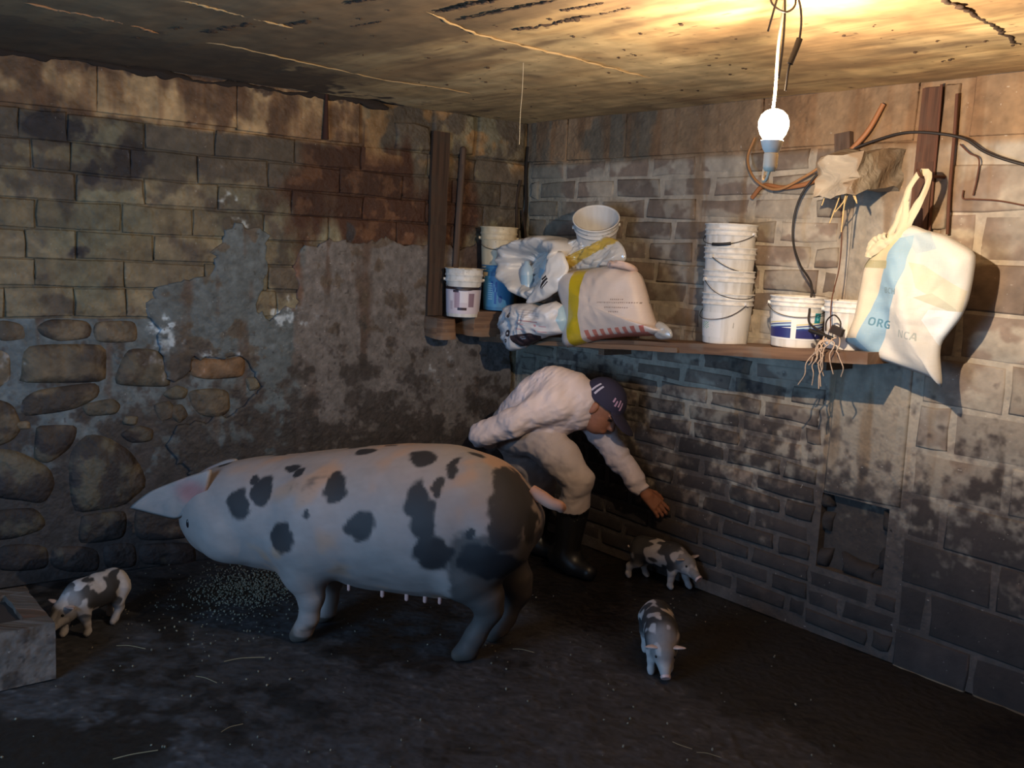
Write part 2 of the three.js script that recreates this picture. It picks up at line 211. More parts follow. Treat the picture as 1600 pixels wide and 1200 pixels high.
const rightColor = (mortar) => (x, y) => {
  const u = x * UW, v = y * H, f = fbm(u * 5 + 40, v * 5, 5), g = fbm(u * 26, v * 26 + 3, 3), s = fbm(u * 11, v * 1.1, 4);
  let c = mortar ? lerp3([186, 172, 154], [150, 138, 124], f) : lerp3([146, 127, 112], [114, 100, 90], f);
  c = lerp3(c, [176, 166, 150], (mortar ? 0.3 : 0.7) * sm(0.50, 0.62, fbm(u * 7 + 3, v * 9, 4)));      // mortar smeared over the faces
  if (u > 2.4) c = lerp3(c, [168, 160, 148], 0.7 * sm(0.35, 0.55, f));
  c = lerp3(c, [128, 124, 112], 0.8 * sm(0.42, 0.55, f * 0.6 + 0.3 * sm(0.42, 0.1, u)));              // cement smear in the corner
  const top = sm(2.06, 2.1, v);
  let t = lerp3([162, 132, 100], [126, 102, 80], s); t = lerp3(t, [96, 90, 80], 0.85 * sm(0.44, 0.56, fbm(u * 2.6 + 3, v * 4, 4)) * sm(1.3, 0.8, u)); t = lerp3(t, [122, 88, 60], 0.55 * sm(0.5, 0.66, fbm(u * 14, v * 1.2, 3)));
  c = lerp3(c, t, top);
  c = lerp3(c, [130, 98, 68], 0.5 * sm(0.5, 0.62, s * 0.75 + 0.22 * Math.exp(-(((u - 2.3) / 0.5) ** 2) - ((v - 2.0) / 0.25) ** 2)));
  const mudShade = sm(0.36, 0.60, f * 0.32 + 0.42 * g + 0.13 + (0.76 - v) * 0.44 - 0.02);  // dung stains, plus the dimness of the lower wall put into the colour
  c = lerp3(c, mortar ? lerp3([84, 74, 70], [62, 55, 53], s) : lerp3([62, 52, 49], [45, 40, 40], s), mudShade * 0.92);
  c = lerp3(c, [214, 210, 200], sm(0.97, 0.985, vn(u * 140, v * 140)) * 0.6);
  const k = 0.86 + 0.28 * g; return [c[0] * k, c[1] * k, c[2] * k];
};
const brickMap = colorMap(1024, 744, rightColor(false)), mortarMap = colorMap(1024, 744, rightColor(true));
const ceilMap = colorMap(1024, 1024, (x, y) => {
  const a = x * AL, b = y * BR, g = fbm(a * 14, b * 14, 4), s = fbm(a * 26, b * 1.6, 4), w = fbm(a * 3, b * 1.2, 4);
  let c = lerp3([208, 178, 128], [168, 138, 96], s);
  c = lerp3(c, [138, 108, 74], 0.7 * sm(0.46, 0.66, w)); c = lerp3(c, [222, 196, 148], 0.5 * sm(0.55, 0.7, fbm(a * 2 + 9, b * 2.2, 3)));
  c = lerp3(c, [84, 62, 44], sm(0.93, 0.96, vn(a * 60, b * 26)) * 0.6);
  // shade in the corner over the left wall, put into the colour with a ragged edge
  const cornerShade = sm(0.4, 0.56, (g - 0.5) * 0.7 + 0.72 * sm(0.9, 2.1, a) * sm(1.3, 0.4, b) + 0.34 * sm(0.7, 0.1, b));
  c = lerp3(c, [48, 42, 40], cornerShade * 0.88);
  const lampFalloff = sm(0.42, 0.60, fbm(a * 6 + 3, b * 1.1, 4) * 0.55 + g * 0.2 + 0.40 * sm(1.0, 2.3, a) - 0.02); c = lerp3(c, [88, 70, 51], lampFalloff * 0.78);  // ceiling dims away from the bulb; that falloff is painted here in brown
  const k = 0.80 + 0.40 * g; return [c[0] * k, c[1] * k, c[2] * k];
});
// floor: grey concrete worn through, under dark dung; near the right wall a wet brown band; darker at the near left
const FS = 6.5, floorAt = (X, Z) => {
  const f = fbm(X * 2.2, Z * 2.2, 5), g = fbm(X * 12, Z * 12, 4), e = fbm(X * 40, Z * 40, 2), dR = (X - K.x) * NR.x + (Z - K.z) * NR.z;
  const dung = clamp(sm(0.46, 0.60, f * 0.5 + g * 0.3 + 0.2 * e + 0.5 * sm(0.95, 0.6, dR + (f - 0.5) * 0.5) - 0.06)), left = sm(0.45, 0.55, g * 0.4 + f * 0.6 - 0.1 + 0.3 * sm(-0.7, -1.2, X) * sm(-3.2, -2.6, Z));
  return { f, g, e, dung: Math.max(dung, left) };
};
const floorMap = colorMap(1280, 1280, (x, y) => { const m = floorAt((x - 0.5) * FS, -y * FS + 0.7); let c = lerp3([60, 58, 60], [44, 43, 46], m.g); c = lerp3(c, lerp3([36, 31, 29], [24, 22, 21], m.e), m.dung); c = lerp3(c, [92, 90, 88], sm(0.76, 0.82, m.e) * 0.3 * (1 - m.dung)); const k = 0.7 + 0.6 * m.e; return [c[0] * k, c[1] * k, c[2] * k]; });
const floorRough = greyMap(640, 640, (x, y) => { const m = floorAt((x - 0.5) * FS, -y * FS + 0.7); return clamp(0.82 - 0.42 * m.dung * sm(0.4, 0.65, m.f) + 0.3 * (m.e - 0.5)); });
const floorBump = greyMap(1280, 1280, (x, y) => { const m = floorAt((x - 0.5) * FS, -y * FS + 0.7); return 0.5 * m.g + 0.5 * m.e; });
const M = {
  left: new THREE.MeshStandardMaterial({ map: leftMap, roughness: 0.78, bumpMap: coarse, bumpScale: 0.010, vertexColors: true }),
  plaster: new THREE.MeshStandardMaterial({ map: plasterMap, roughness: 0.62, bumpMap: coarse, bumpScale: 0.005, vertexColors: true }),
  brick: new THREE.MeshStandardMaterial({ map: brickMap, roughness: 0.88, bumpMap: grain, bumpScale: 0.004, vertexColors: true }),
  mortar: new THREE.MeshStandardMaterial({ map: mortarMap, roughness: 0.9, bumpMap: coarse, bumpScale: 0.008, vertexColors: true }),
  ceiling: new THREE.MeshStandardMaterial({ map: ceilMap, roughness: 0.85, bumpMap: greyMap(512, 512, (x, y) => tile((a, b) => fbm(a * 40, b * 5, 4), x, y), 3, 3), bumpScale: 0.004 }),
  floor: new THREE.MeshStandardMaterial({ map: floorMap, roughness: 1, roughnessMap: floorRough, bumpMap: floorBump, bumpScale: 0.012 }),
};
const woodMap = colorMap(512, 512, (x, y) => { const g = fbm(x * 3 + 0.5 * fbm(x * 4, y * 4), y * 60, 4), k = fbm(x * 12, y * 12, 3); let c = lerp3([132, 100, 76], [100, 74, 57], sm(0.3, 0.7, g)); c = lerp3(c, [120, 108, 98], 0.5 * sm(0.5, 0.7, k)); return c; });
const woodMapV = colorMap(512, 512, (x, y) => { const g = fbm(y * 3 + 0.5 * fbm(x * 4, y * 4), x * 60, 4), k = fbm(x * 12, y * 12, 3); let c = lerp3([96, 74, 60], [74, 57, 47], sm(0.3, 0.7, g)); c = lerp3(c, [84, 72, 64], 0.5 * sm(0.5, 0.7, k)); return c; });
M.wood = new THREE.MeshStandardMaterial({ map: woodMap, roughness: 0.8 }); M.woodV = new THREE.MeshStandardMaterial({ map: woodMapV, roughness: 0.82 });
M.wire = std([52, 44, 40], 0.6, { metalness: 0.5 }); M.cable = std([40, 34, 32], 0.55); M.rust = std([92, 56, 40], 0.8);
const plain = (g, k = 1) => vcol(g, () => [k, k, k]);
const wallUV = (g, sx) => planarUV(g, (x) => sx * x / UW, (x, y) => y / H);

// ---------- the room ----------
{ // floor, uneven
  const g = new THREE.PlaneGeometry(FS, FS, 150, 150); g.rotateX(-Math.PI / 2); g.translate(0, 0, 0.7 - FS / 2);
  const p = g.attributes.position; for (let i = 0; i < p.count; i++) { const m = fbm(p.getX(i) * 3, p.getZ(i) * 3, 4), e = fbm(p.getX(i) * 14, p.getZ(i) * 14, 2); p.setY(i, (m - 0.5) * 0.016 + (e - 0.5) * 0.012 - 0.004); }
  planarUV(g, (x) => x / FS + 0.5, (x, y, z) => (0.7 - z) / FS); g.computeVertexNormals();
  const fl = new THREE.Group(); fl.name = 'floor'; scene.add(fl); tag(fl, null, null, null, 'structure');
  part(fl, 'floor_surface', g, M.floor);
  const q = new THREE.BoxGeometry(10, 0.2, 10); q.translate(0, -0.13, -2.5); part(fl, 'floor_slab', q, std([60, 56, 54], 0.9));
}
const wallGroup = (name, pos, turn) => { const g = new THREE.Group(); g.name = name; g.position.copy(pos); g.rotation.y = turn; scene.add(g); return tag(g, null, null, null, 'structure'); };
// left wall: local x = -u (u grows to the left of the corner), z into the room
const wl = wallGroup('wall_left', K, TL);
part(wl, 'mortar_fill', plain(wallUV(box(-3.4, -1.5, 0, 1.2, -0.2, -0.0185), -1), 1.1), M.plaster);
part(wl, 'backing', plain(wallUV(box(-AL - 0.2, 0.2, 0, H, -0.26, -0.020), -1), 0.8), M.left);
{
  const inPoly = (P, x, y) => { let c = false; for (let i = 0, j = P.length - 1; i < P.length; j = i++) if ((P[i][1] > y) !== (P[j][1] > y) && x < (P[j][0] - P[i][0]) * (y - P[i][1]) / (P[j][1] - P[i][1]) + P[i][0]) c = !c; return c; };
  const rows = [2.093, 1.968, 1.838, 1.718, 1.590, 1.462, 1.340, 1.205], starts = [[2.63, 2.44, 2.12], [2.58, 2.43, 2.18], [2.80, 2.41, 2.12], [2.57, 2.22, 1.9], [2.61, 2.41, 2.08], [2.58, 2.21], [2.70, 2.42, 2.2]];
  for (let r = 0; r < 7; r++) {
    let edges = [3.3, 2.95, ...starts[r]], u = edges[edges.length - 1];
    while (u > 0.2) { u -= rr(0.30, 0.40); edges.push(Math.max(u, 0.0)); } if (edges[edges.length - 1] > 0.0) edges.push(0);
    for (let i = 0; i + 1 < edges.length; i++) {
      const u1 = edges[i] - 0.003, u0 = edges[i + 1] + 0.003, y1 = rows[r] - 0.004, y0 = rows[r + 1] + 0.004; if (u1 - u0 < 0.03) continue;
      if (inPoly(PLASTER, (u0 + u1) / 2, (y0 + y1) / 2) && inPoly(PLASTER, u0, (y0 + y1) / 2) && inPoly(PLASTER, u1, (y0 + y1) / 2)) continue;
      const k = rr(0.78, 1.16); part(wl, 'block', vcol(wallUV(brickGeo(-u1, -u0, y0, y1, 0.006, 0.006, 0.03, rr(-0.010, -0.005)), -1), () => [k, k * rr(0.98, 1.01), k * 0.98]), M.left);
    }
  }
  for (let i = 0, u = 3.3; u > 1.06; i++) { // the cast beam under the slab, in formwork panels
    const w = [0.98, 0.62, 0.66][i % 3], u0 = Math.max(u - w, 1.06), k = rr(0.94, 1.04);
    part(wl, 'beam_panel', plain(wallUV(brickGeo(-u + 0.0005, -u0 - 0.0005, 2.1 + rr(-0.006, 0.01), H + 0.01, 0.006, 0.003, 0.04, 0.004), -1), k), M.left); u = u0;
  }
  for (const [u0, u1, y0, y1] of [[0.02, 0.34, 2.1, 2.33], [0.36, 0.62, 2.1, 2.33], [0.64, 0.84, 2.1, 2.24]]) part(wl, 'block', plain(wallUV(brickGeo(-u1, -u0, y0, y1, 0.014, 0.012, 0.04, 0.004), -1), 1), M.left);
  { // black earth and roots packed into the joint between beam and slab
    const P = []; for (let i = 0; i <= 90; i++) { const u = 2.75 - 1.85 * i / 90; P.push(V(-u, H - 0.012 + (fbm(u * 9, 4, 3) - 0.5) * 0.03, 0.006)); }
    const t = tube(P, 0.016, 90, 7), a = t.attributes.position; for (let i = 0; i < a.count; i++) { const k = Math.min(90, Math.floor(i / 8)), c = P[k], f = 0.3 + 1.9 * fbm(k * 0.4, 8, 3) * sm(0.35, 0.6, fbm(k * 0.13, 2, 2) + 0.1) + rr(-0.2, 0.2); a.setXYZ(i, c.x + (a.getX(i) - c.x) * f, c.y + (a.getY(i) - c.y) * f, c.z + (a.getZ(i) - c.z) * f * 0.6); } t.computeVertexNormals();
    part(wl, 'earth_seam', t, std([46, 36, 30], 0.95));
  }
  STONES.forEach((s, i) => {
    const A = Math.sqrt(Math.abs(area(s))), d = clamp(A * 0.10, 0.010, 0.026), k = rr(0.46, 0.74), w = rr(0.98, 1.06), brickish = i === 24, ph = rr(0, 50);
    const g = cushion(s.map(([u, v]) => [-u, v]), { n: 30, rings: 6, skirt: -0.05, tension: 0.35, front: (t, x, y) => -0.020 + d * 1.25 * Math.pow(sm(0, 0.5, t), 0.5) + (fbm(x * 13 + ph, y * 13, 4) - 0.5) * 0.026 * sm(0, 0.3, t) });
    part(wl, brickish ? 'brick' : 'stone', vcol(wallUV(g, -1), () => brickish ? [k * 1.5, k * 1.0, k * 0.85] : [k * w, k * 0.95, k * 1.02]), M.left);
  });
  // a coat of cement render with a broken edge
  const ragged = closedCurve(PLASTER.map(([u, v]) => [-u, v]), 420, 0.3).map(([x, y]) => [x + (fbm(x * 30, y * 30, 3) - 0.5) * 0.06, y + (fbm(x * 30 + 9, y * 30, 3) - 0.5) * 0.06]);
  const sh = new THREE.Shape(ragged.map(([x, y]) => new THREE.Vector2(x, y)));
  const g = new THREE.ExtrudeGeometry(sh, { depth: 0.03, bevelEnabled: true, bevelThickness: 0.005, bevelSize: 0.012, bevelSegments: 2 }); g.translate(0, 0, -0.036);
  part(wl, 'plaster_coat', plain(wallUV(g, -1)), M.plaster);
}
// right wall: local x = u, z into the room
const wr = wallGroup('wall_right', K, TR);
{
  const hole = [2.09, 2.40, 0.30, 0.63];                            // a broken-out hollow at the foot of the concrete column
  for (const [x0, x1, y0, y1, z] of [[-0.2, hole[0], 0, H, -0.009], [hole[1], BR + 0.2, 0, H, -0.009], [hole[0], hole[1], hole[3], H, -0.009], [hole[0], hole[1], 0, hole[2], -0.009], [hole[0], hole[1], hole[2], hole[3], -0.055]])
    part(wr, 'mortar_bed', plain(wallUV(box(x0, x1, y0, y1, -0.26, z), 1), z < -0.05 ? 0.6 : 1), M.mortar);  // back of the hollow is coloured darker, with its shade in the tone
  const row = (y0, y1, u0, u1, L, J, shift, proud) => {
    for (let u = u0 - shift; u < u1;) {
      const l = L * rr(0.92, 1.06), a = Math.max(u, u0) + J / 2, b = Math.min(u + l, u1) - J / 2;
      if (b - a > 0.05) { const k = rr(0.72, 1.12), w = rr(0.97, 1.03); part(wr, 'brick', vcol(wallUV(brickGeo(a, b, y0 + rr(-0.003, 0.003), y1 + rr(-0.003, 0.003), 0.009, 0.007, 0.03, rr(-0.006, 0.004) + proud), 1), () => [k * w, k, k / w]), M.brick); }
      u += l;
    }
  };
  let y = 2.09, i = 0;
  while (y > 0.06) { const p = y > 1.16 ? 0.104 : 0.086; row(y - p + 0.018, y, 0.03, 2.07, 0.318, 0.03, (i % 2) * 0.16 + rr(0, 0.06), 0); y -= p; i++; }
  for (y = 2.0, i = 0; y > 0.1; i++) { const p = 0.185; row(y - p + 0.014, y, 2.47, 4.3, 0.40, 0.022, (i % 2) * 0.2 + 0.05, -0.002); y -= p; }
  part(wr, 'corner_crack', tube([0.0, 1, 2, 3, 4, 5, 6].map((k) => V(0.012 + 0.008 * Math.sin(k * 2.1), 1.2 + k * 0.165, 0.004)), 0.011, 60, 6), std([34, 27, 23], 0.95), 'dark open crack in the corner');
  // cast concrete: band under the slab in panels, and the column
  for (const [a, b] of [[0.0, 0.34], [0.34, 0.78], [0.78, 1.62], [1.62, 2.34], [2.56, 3.4], [3.4, 4.4]]) part(wr, 'concrete_panel', plain(wallUV(brickGeo(a + 0.001, b - 0.001, 2.1, H + 0.01, 0.006, 0.004, 0.03, rr(0.002, 0.008)), 1), 0.94), M.mortar);
  part(wr, 'column', plain(wallUV(brickGeo(2.10, 2.44, 0.64, 2.1, 0.012, 0.008, 0.03, 0.004), 1), 0.86), M.mortar);
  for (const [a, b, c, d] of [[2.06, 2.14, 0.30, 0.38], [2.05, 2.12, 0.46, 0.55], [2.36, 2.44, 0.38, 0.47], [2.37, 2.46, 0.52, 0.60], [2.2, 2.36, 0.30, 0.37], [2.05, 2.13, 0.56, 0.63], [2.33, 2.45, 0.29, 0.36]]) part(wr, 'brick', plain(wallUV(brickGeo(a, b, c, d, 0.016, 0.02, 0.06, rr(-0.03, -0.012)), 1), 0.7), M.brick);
  for (let y = 0.275, k = 0; y > 0.05; y -= 0.086, k++) row(y - 0.068, y, 2.05, 2.48, 0.318, 0.03, (k % 2) * 0.16, -0.002);
}
// the walls behind the camera: one whole, one with the wide opening
const wb = wallGroup('wall_back', AB(0, BR), TL); part(wb, 'backing', plain(wallUV(box(-AL - 0.3, 0.3, 0, H, 0.02, 0.22), -1), 0.8), M.mortar);
const wf = wallGroup('wall_front', AB(AL, 0), TR);
for (const [x0, x1, y0, y1] of [[-0.2, DOOR.b0, 0, H], [DOOR.b1, BR + 0.3, 0, H], [DOOR.b0, DOOR.b1, DOOR.top, H], [DOOR.b0, DOOR.b1, 0, DOOR.sill]]) part(wf, 'backing', plain(wallUV(box(x0, x1, y0, y1, 0.0, 0.2), 1), 0.8), M.mortar);
// ceiling slab, cast on boards: local x along the left wall (a), z along the right wall (b)
{
  const cg = new THREE.Group(); cg.name = 'ceiling'; scene.add(cg); tag(cg, null, null, null, 'structure');
  const nA = 150, nB = 90, pos = [], uv = [], idx = [];
  const dip = (a, b) => { // shallow steps between boards, each board a little higher or lower, and a few open joints
    const w = 0.145, i = Math.floor(a / w), f = a / w - i, st = (h2(i, 3) - 0.5) * 0.008; let y = st + (fbm(a * 6, b * 6, 3) - 0.5) * 0.012;
    return y; };
  for (let j = 0; j <= nB; j++) for (let i = 0; i <= nA; i++) { const a = AL * i / nA, b = BR * j / nB, p = AB(a, b); pos.push(p.x, H + dip(a, b), p.z); uv.push(a / AL, b / BR); }
  for (let j = 0; j < nB; j++) for (let i = 0; i < nA; i++) { const q = j * (nA + 1) + i; idx.push(q, q + 1, q + nA + 1, q + 1, q + nA + 2, q + nA + 1); }
  const g = new THREE.BufferGeometry(); g.setAttribute('position', new THREE.Float32BufferAttribute(pos, 3)); g.setAttribute('uv', new THREE.Float32BufferAttribute(uv, 2)); g.setIndex(idx); g.computeVertexNormals();
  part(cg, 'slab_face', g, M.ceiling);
  const q = new THREE.BoxGeometry(AL + 1.2, 0.2, BR + 1.2); q.rotateY(TR - Math.PI / 2); const c = AB(AL / 2, BR / 2, H + 0.12); q.translate(c.x, c.y, c.z); part(cg, 'slab', q, std([120, 110, 96], 0.9));
  // fins of cement squeezed between the forms (pale, hanging) and open board joints (dark splinters of formwork left in them)
  const fin = (pts, r, name, mat) => { // a ragged, broken ridge: its thickness comes and goes along the line
    const ph = rr(0, 99), P = new THREE.CatmullRomCurve3(pts.map(([a, b]) => AB(a, b, H - 0.001))).getSpacedPoints(80).map((p, i) => p.add(V((vn(i * 0.5, ph) - 0.5) * r * 3, 0, (vn(i * 0.5, ph + 7) - 0.5) * r * 3))), t = tube(P, r, 80, 6), a = t.attributes.position;
    for (let i = 0; i < a.count; i++) { const k = Math.min(80, Math.floor(i / 7)), c = P[k], f = (0.25 + 1.3 * fbm(k * 0.33, ph, 3)) * Math.min(1, k / 6, (80 - k) / 6 + 0.05), e = 1 + rr(-0.2, 0.2); a.setXYZ(i, c.x + (a.getX(i) - c.x) * f * e, c.y + (a.getY(i) - c.y) * f * e * 0.55, c.z + (a.getZ(i) - c.z) * f * e); }
    t.computeVertexNormals(); part(cg, name, t, mat); };
  const finM = std([172, 144, 104], 0.9), darkM = std([66, 48, 34], 0.95);
  fin([[1.90, 1.89], [1.70, 1.78], [1.53, 1.72], [1.21, 1.68], [0.9, 1.63], [0.67, 1.605]], 0.007, 'cement_fin', finM);
  fin([[2.34, 0.86], [2.05, 0.83], [1.81, 0.765], [1.5, 0.69], [1.30, 0.64], [1.0, 0.66], [0.8, 0.64]], 0.006, 'cement_fin', finM);
  fin([[2.82, 0.98], [2.5, 0.93], [2.34, 0.85]], 0.007, 'cement_fin', std([160, 116, 80], 0.9));
  fin([[2.6, 1.46], [2.265, 1.374], [2.06, 1.327]], 0.006, 'cement_fin', finM);
  for (const [a0, b0, a1, b1, r] of [[1.567, 1.875, 1.536, 2.23, 0.009], [1.54, 2.25, 1.543, 2.39, 0.006], [1.77, 1.846, 1.73, 2.29, 0.006], [1.88, 1.9, 1.84, 2.16, 0.008], [1.64, 2.19, 1.626, 2.37, 0.006], [2.24, 1.0, 2.2, 1.32, 0.013], [2.1, 1.36, 2.08, 1.48, 0.007], [1.95, 1.5, 1.92, 1.66, 0.005], [2.12, 1.78, 2.07, 1.97, 0.006]]) fin([[a0, b0], [(a0 + a1) / 2, (b0 + b1) / 2], [a1, b1]], r, 'board_joint', darkM);
  fin([[1.12, 3.06], [0.9, 3.03], [0.68, 2.99], [0.49, 2.94], [0.43, 2.93]], 0.008, 'board_joint', darkM);
  const crumbs = [];
  for (let i = 0; i < 90; i++) { const a = rr(0.3, 2.4), b = rr(0.5, 3), r = rr(0.003, 0.007), s = new THREE.IcosahedronGeometry(r, 0), p = AB(a, b, H - 0.002); s.scale(rr(0.7, 1.6), 0.6, rr(0.7, 1.6)); s.translate(p.x, p.y, p.z); crumbs.push(s); }
  tag(part(cg, 'cement_crumbs', mergeGeometries(crumbs), darkM), null, null, null, 'stuff');
}

// ---------- hanging lamp ----------
{
  const lamp = base('hanging_bulb', 'bare glowing bulb hanging on a pale cord from the ceiling', 'lamp', V(BULB.x, BULB.y, BULB.z));
  // the holder has flopped over on its cord: it sits below the bulb, which glows upwards and sideways
  const lathe = (q, n = 40) => new THREE.LatheGeometry(q.map(([x, y]) => new THREE.Vector2(x, y)), n);
  part(lamp, 'bulb_glass', lathe([[0, -0.022], [0.024, -0.022], [0.034, -0.008], [0.040, 0.010], [0.040, 0.026], [0.034, 0.042], [0.022, 0.053], [0.008, 0.058], [0, 0.0585]]), new THREE.MeshStandardMaterial({ color: 0xffffff, emissive: new THREE.Color(1, 0.86, 0.58), emissiveIntensity: 9, roughness: 0.4 }), 'glowing warm white bulb');
  part(lamp, 'bulb_base', lathe([[0, -0.0235], [0.0285, -0.0235], [0.030, -0.026], [0.024, -0.045], [0.015, -0.06], [0, -0.06]]), std([232, 226, 214], 0.5), 'opaque white bulb base');
  part(lamp, 'lamp_holder', lathe([[0, -0.056], [0.017, -0.056], [0.019, -0.06], [0.019, -0.092], [0.014, -0.104], [0, -0.106]], 28), std([226, 214, 190], 0.5), 'pale plastic lamp holder');
  const top = H - BULB.y;
  part(lamp, 'cord', tube([V(0, -0.102, 0), V(-0.004, -0.125, -0.012), V(-0.006, -0.125, -0.04), V(-0.002, -0.09, -0.052), V(0.003, 0.0, -0.05), V(0.004, 0.1, -0.03), V(-0.002, 0.24, -0.012), V(0.006, top, -0.006)], 0.0042, 80, 8), std([214, 198, 168], 0.6), 'pale flex');
  const light = new THREE.PointLight(BULB_COLOR, BULB_POWER, 0, 2); light.position.set(0, -0.001, 0); light.castShadow = true; light.shadow.radius = 0.5; light.shadow.mapSize.set(2048, 2048); light.shadow.bias = -0.001; lamp.add(light);
  // cut wires and tape where the flex leaves the slab
  const w = base('ceiling_wires', 'tangle of dark wire ends and tape at the ceiling above the bulb', 'wires', V(BULB.x, H, BULB.z));
  for (const pts of [[[-0.03, 0.0, 0.0], [-0.035, -0.05, 0.01], [0.0, -0.075, 0.02], [0.03, -0.05, 0.0], [0.02, 0, 0]], [[-0.01, 0, 0.01], [-0.025, -0.05, 0.02], [-0.04, -0.125, 0.02]], [[0.0, 0, -0.01], [0.004, -0.06, 0.0], [0.004, -0.16, 0.01], [0.0, -0.24, 0.012]], [[0.02, 0, 0], [0.045, -0.06, 0], [0.048, -0.14, 0], [0.028, -0.2, 0.004], [0.022, -0.27, 0.006]], [[-0.02, 0, -0.02], [0.0, -0.03, -0.03], [0.04, -0.02, -0.02], [0.05, 0, 0]]])
    part(w, 'wire', tube(pts.map((p) => V(...p)), 0.003, 24, 6), M.cable);
  part(w, 'tape', tube([V(0.049, -0.135, 0), V(0.04, -0.165, 0.002), V(0.028, -0.2, 0.004)], 0.0085, 10, 8), std([34, 28, 26], 0.5), 'black tape wound on a wire');
  part(w, 'mortar_patch', (() => { const s = new THREE.SphereGeometry(0.07, 20, 10); s.scale(1, 0.16, 1); return s; })(), std([168, 132, 84], 0.9));
}
{ const p = V(-0.018, H, -3.858); thing('cobweb_thread', tube([p, p.clone().add(V(0.001, -0.1, 0)), p.clone().add(V(-0.002, -0.2, 0)), p.clone().add(V(0, -0.31, 0))], 0.0009, 20, 5), std([200, 186, 160], 0.6), 'thin pale thread hanging from the ceiling near the corner', 'thread'); }

// ---------- shelf ----------
const ST = (u) => 1.122 + 0.0667 * u;                               // top of the shelf, which climbs to the right
{
  const sh = base('wall_shelf', 'long rough wooden shelf fixed along the brick wall', 'shelf', RW(0, 0, 0), TR);
  const slope = Math.atan(0.0667);
  const plank = (u0, u1, z0, z1, th, dy) => { const g = new THREE.BoxGeometry(u1 - u0, th, z1 - z0, 24, 1, 2), p = g.attributes.position; for (let i = 0; i < p.count; i++) p.setXYZ(i, p.getX(i), p.getY(i) + (fbm(p.getX(i) * 4 + u0, 3, 2) - 0.5) * 0.008, p.getZ(i) + (fbm(p.getX(i) * 6, 9, 2) - 0.5) * 0.012); planarUV(g, (x, y, z) => x / 1.2, (x, y, z) => (y + z) / 1.2); g.computeVertexNormals(); g.rotateZ(slope); const um = (u0 + u1) / 2; g.translate(um, ST(um) - th / 2 + dy, (z0 + z1) / 2); return g; };
  part(sh, 'plank', plank(0.02, 2.42, 0.15, 0.305, 0.045, 0), M.wood);
  part(sh, 'plank', plank(0.02, 2.42, 0.005, 0.145, 0.04, -0.002), M.wood);
  part(sh, 'plank', plank(0.25, 1.5, 0.305, 0.325, 0.022, -0.022), M.wood);
  for (const u of [0.9, 2.16]) part(sh, 'bracket', box(u - 0.02, u + 0.02, ST(u) - 0.085, ST(u) - 0.045, 0, 0.2), M.wood);
}
function timber(label, u, y0, y1, out, w, dx) { // a squared beam end that sticks out of the left wall
  const g = new THREE.BoxGeometry(w, y1 - y0, out, 4, 4, 4), p = g.attributes.position; for (let i = 0; i < p.count; i++) { const x = p.getX(i), y = p.getY(i), z = p.getZ(i); const e = (fbm(x * 20 + u * 9, y * 20 + z * 9, 3) - 0.5) * 0.02; const c = Math.max(0, Math.abs(x) / (w / 2) + z / (out / 2) - 1.72) * 0.06; p.setXYZ(i, x + e - Math.sign(x) * c, y + e * 0.6 - dx * z * 0.3, z + e - c); }
  planarUV(g, (x, y, z) => (z + x) / 0.9, (x, y) => y / 0.9); g.computeVertexNormals(); const b = base('timber_beam', label, 'timber', LW(u, y0, 0), TL); g.translate(0, (y1 - y0) / 2, out / 2 - 0.03); part(b, 'beam_end', g, M.wood); return b;
}
timber('thick rough timber end jutting from the left wall, leftmost under the small white bucket', 0.575, 1.105, 1.215, 0.20, 0.12, 0.1);
timber('thick timber end beside the leftmost one, below the blue bucket', 0.33, 1.12, 1.256, 0.24, 0.24, -0.02);
{ // post and batten against the left wall
  const b = base('wooden_post', 'tall grey-brown board standing upright against the left wall beside the corner', 'post', LW(0.585, 1.22, 0), TL);
  const g = new THREE.BoxGeometry(0.10, 0.99, 0.022, 3, 20, 1), p = g.attributes.position; for (let i = 0; i < p.count; i++) p.setX(i, p.getX(i) + (fbm(p.getY(i) * 5, 2 + Math.sign(p.getX(i)), 2) - 0.5) * 0.012); planarUV(g, (x, y, z) => (x + z) / 0.7, (x, y) => y / 0.7); g.computeVertexNormals(); g.translate(0, 0.495, 0.012); part(b, 'board', g, new THREE.MeshStandardMaterial({ map: woodMapV, color: srgb(205, 198, 190), roughness: 0.9 }));
  const c = base('wooden_batten', 'narrow round-topped batten leaning beside the tall board on the left wall', 'batten', LW(0.455, 1.35, 0), TL);
  const t = new THREE.CapsuleGeometry(0.018, 0.76, 4, 12); t.rotateZ(-0.03); t.translate(0, 0.4, 0.018); planarUV(t, (x, y, z) => (x + z) / 0.4, (x, y) => y / 0.7); part(c, 'stick', t, M.woodV);
  const r = base('rusty_pipe', 'short dark tapered iron bar hanging from the ceiling beam on the left wall', 'iron bar', LW(1.255, 2.1, 0), TL);
  const q = new THREE.CylinderGeometry(0.008, 0.017, 0.22, 10); q.translate(0, 0.11, 0.02); part(r, 'bar', q, std([62, 34, 24], 0.9));
}

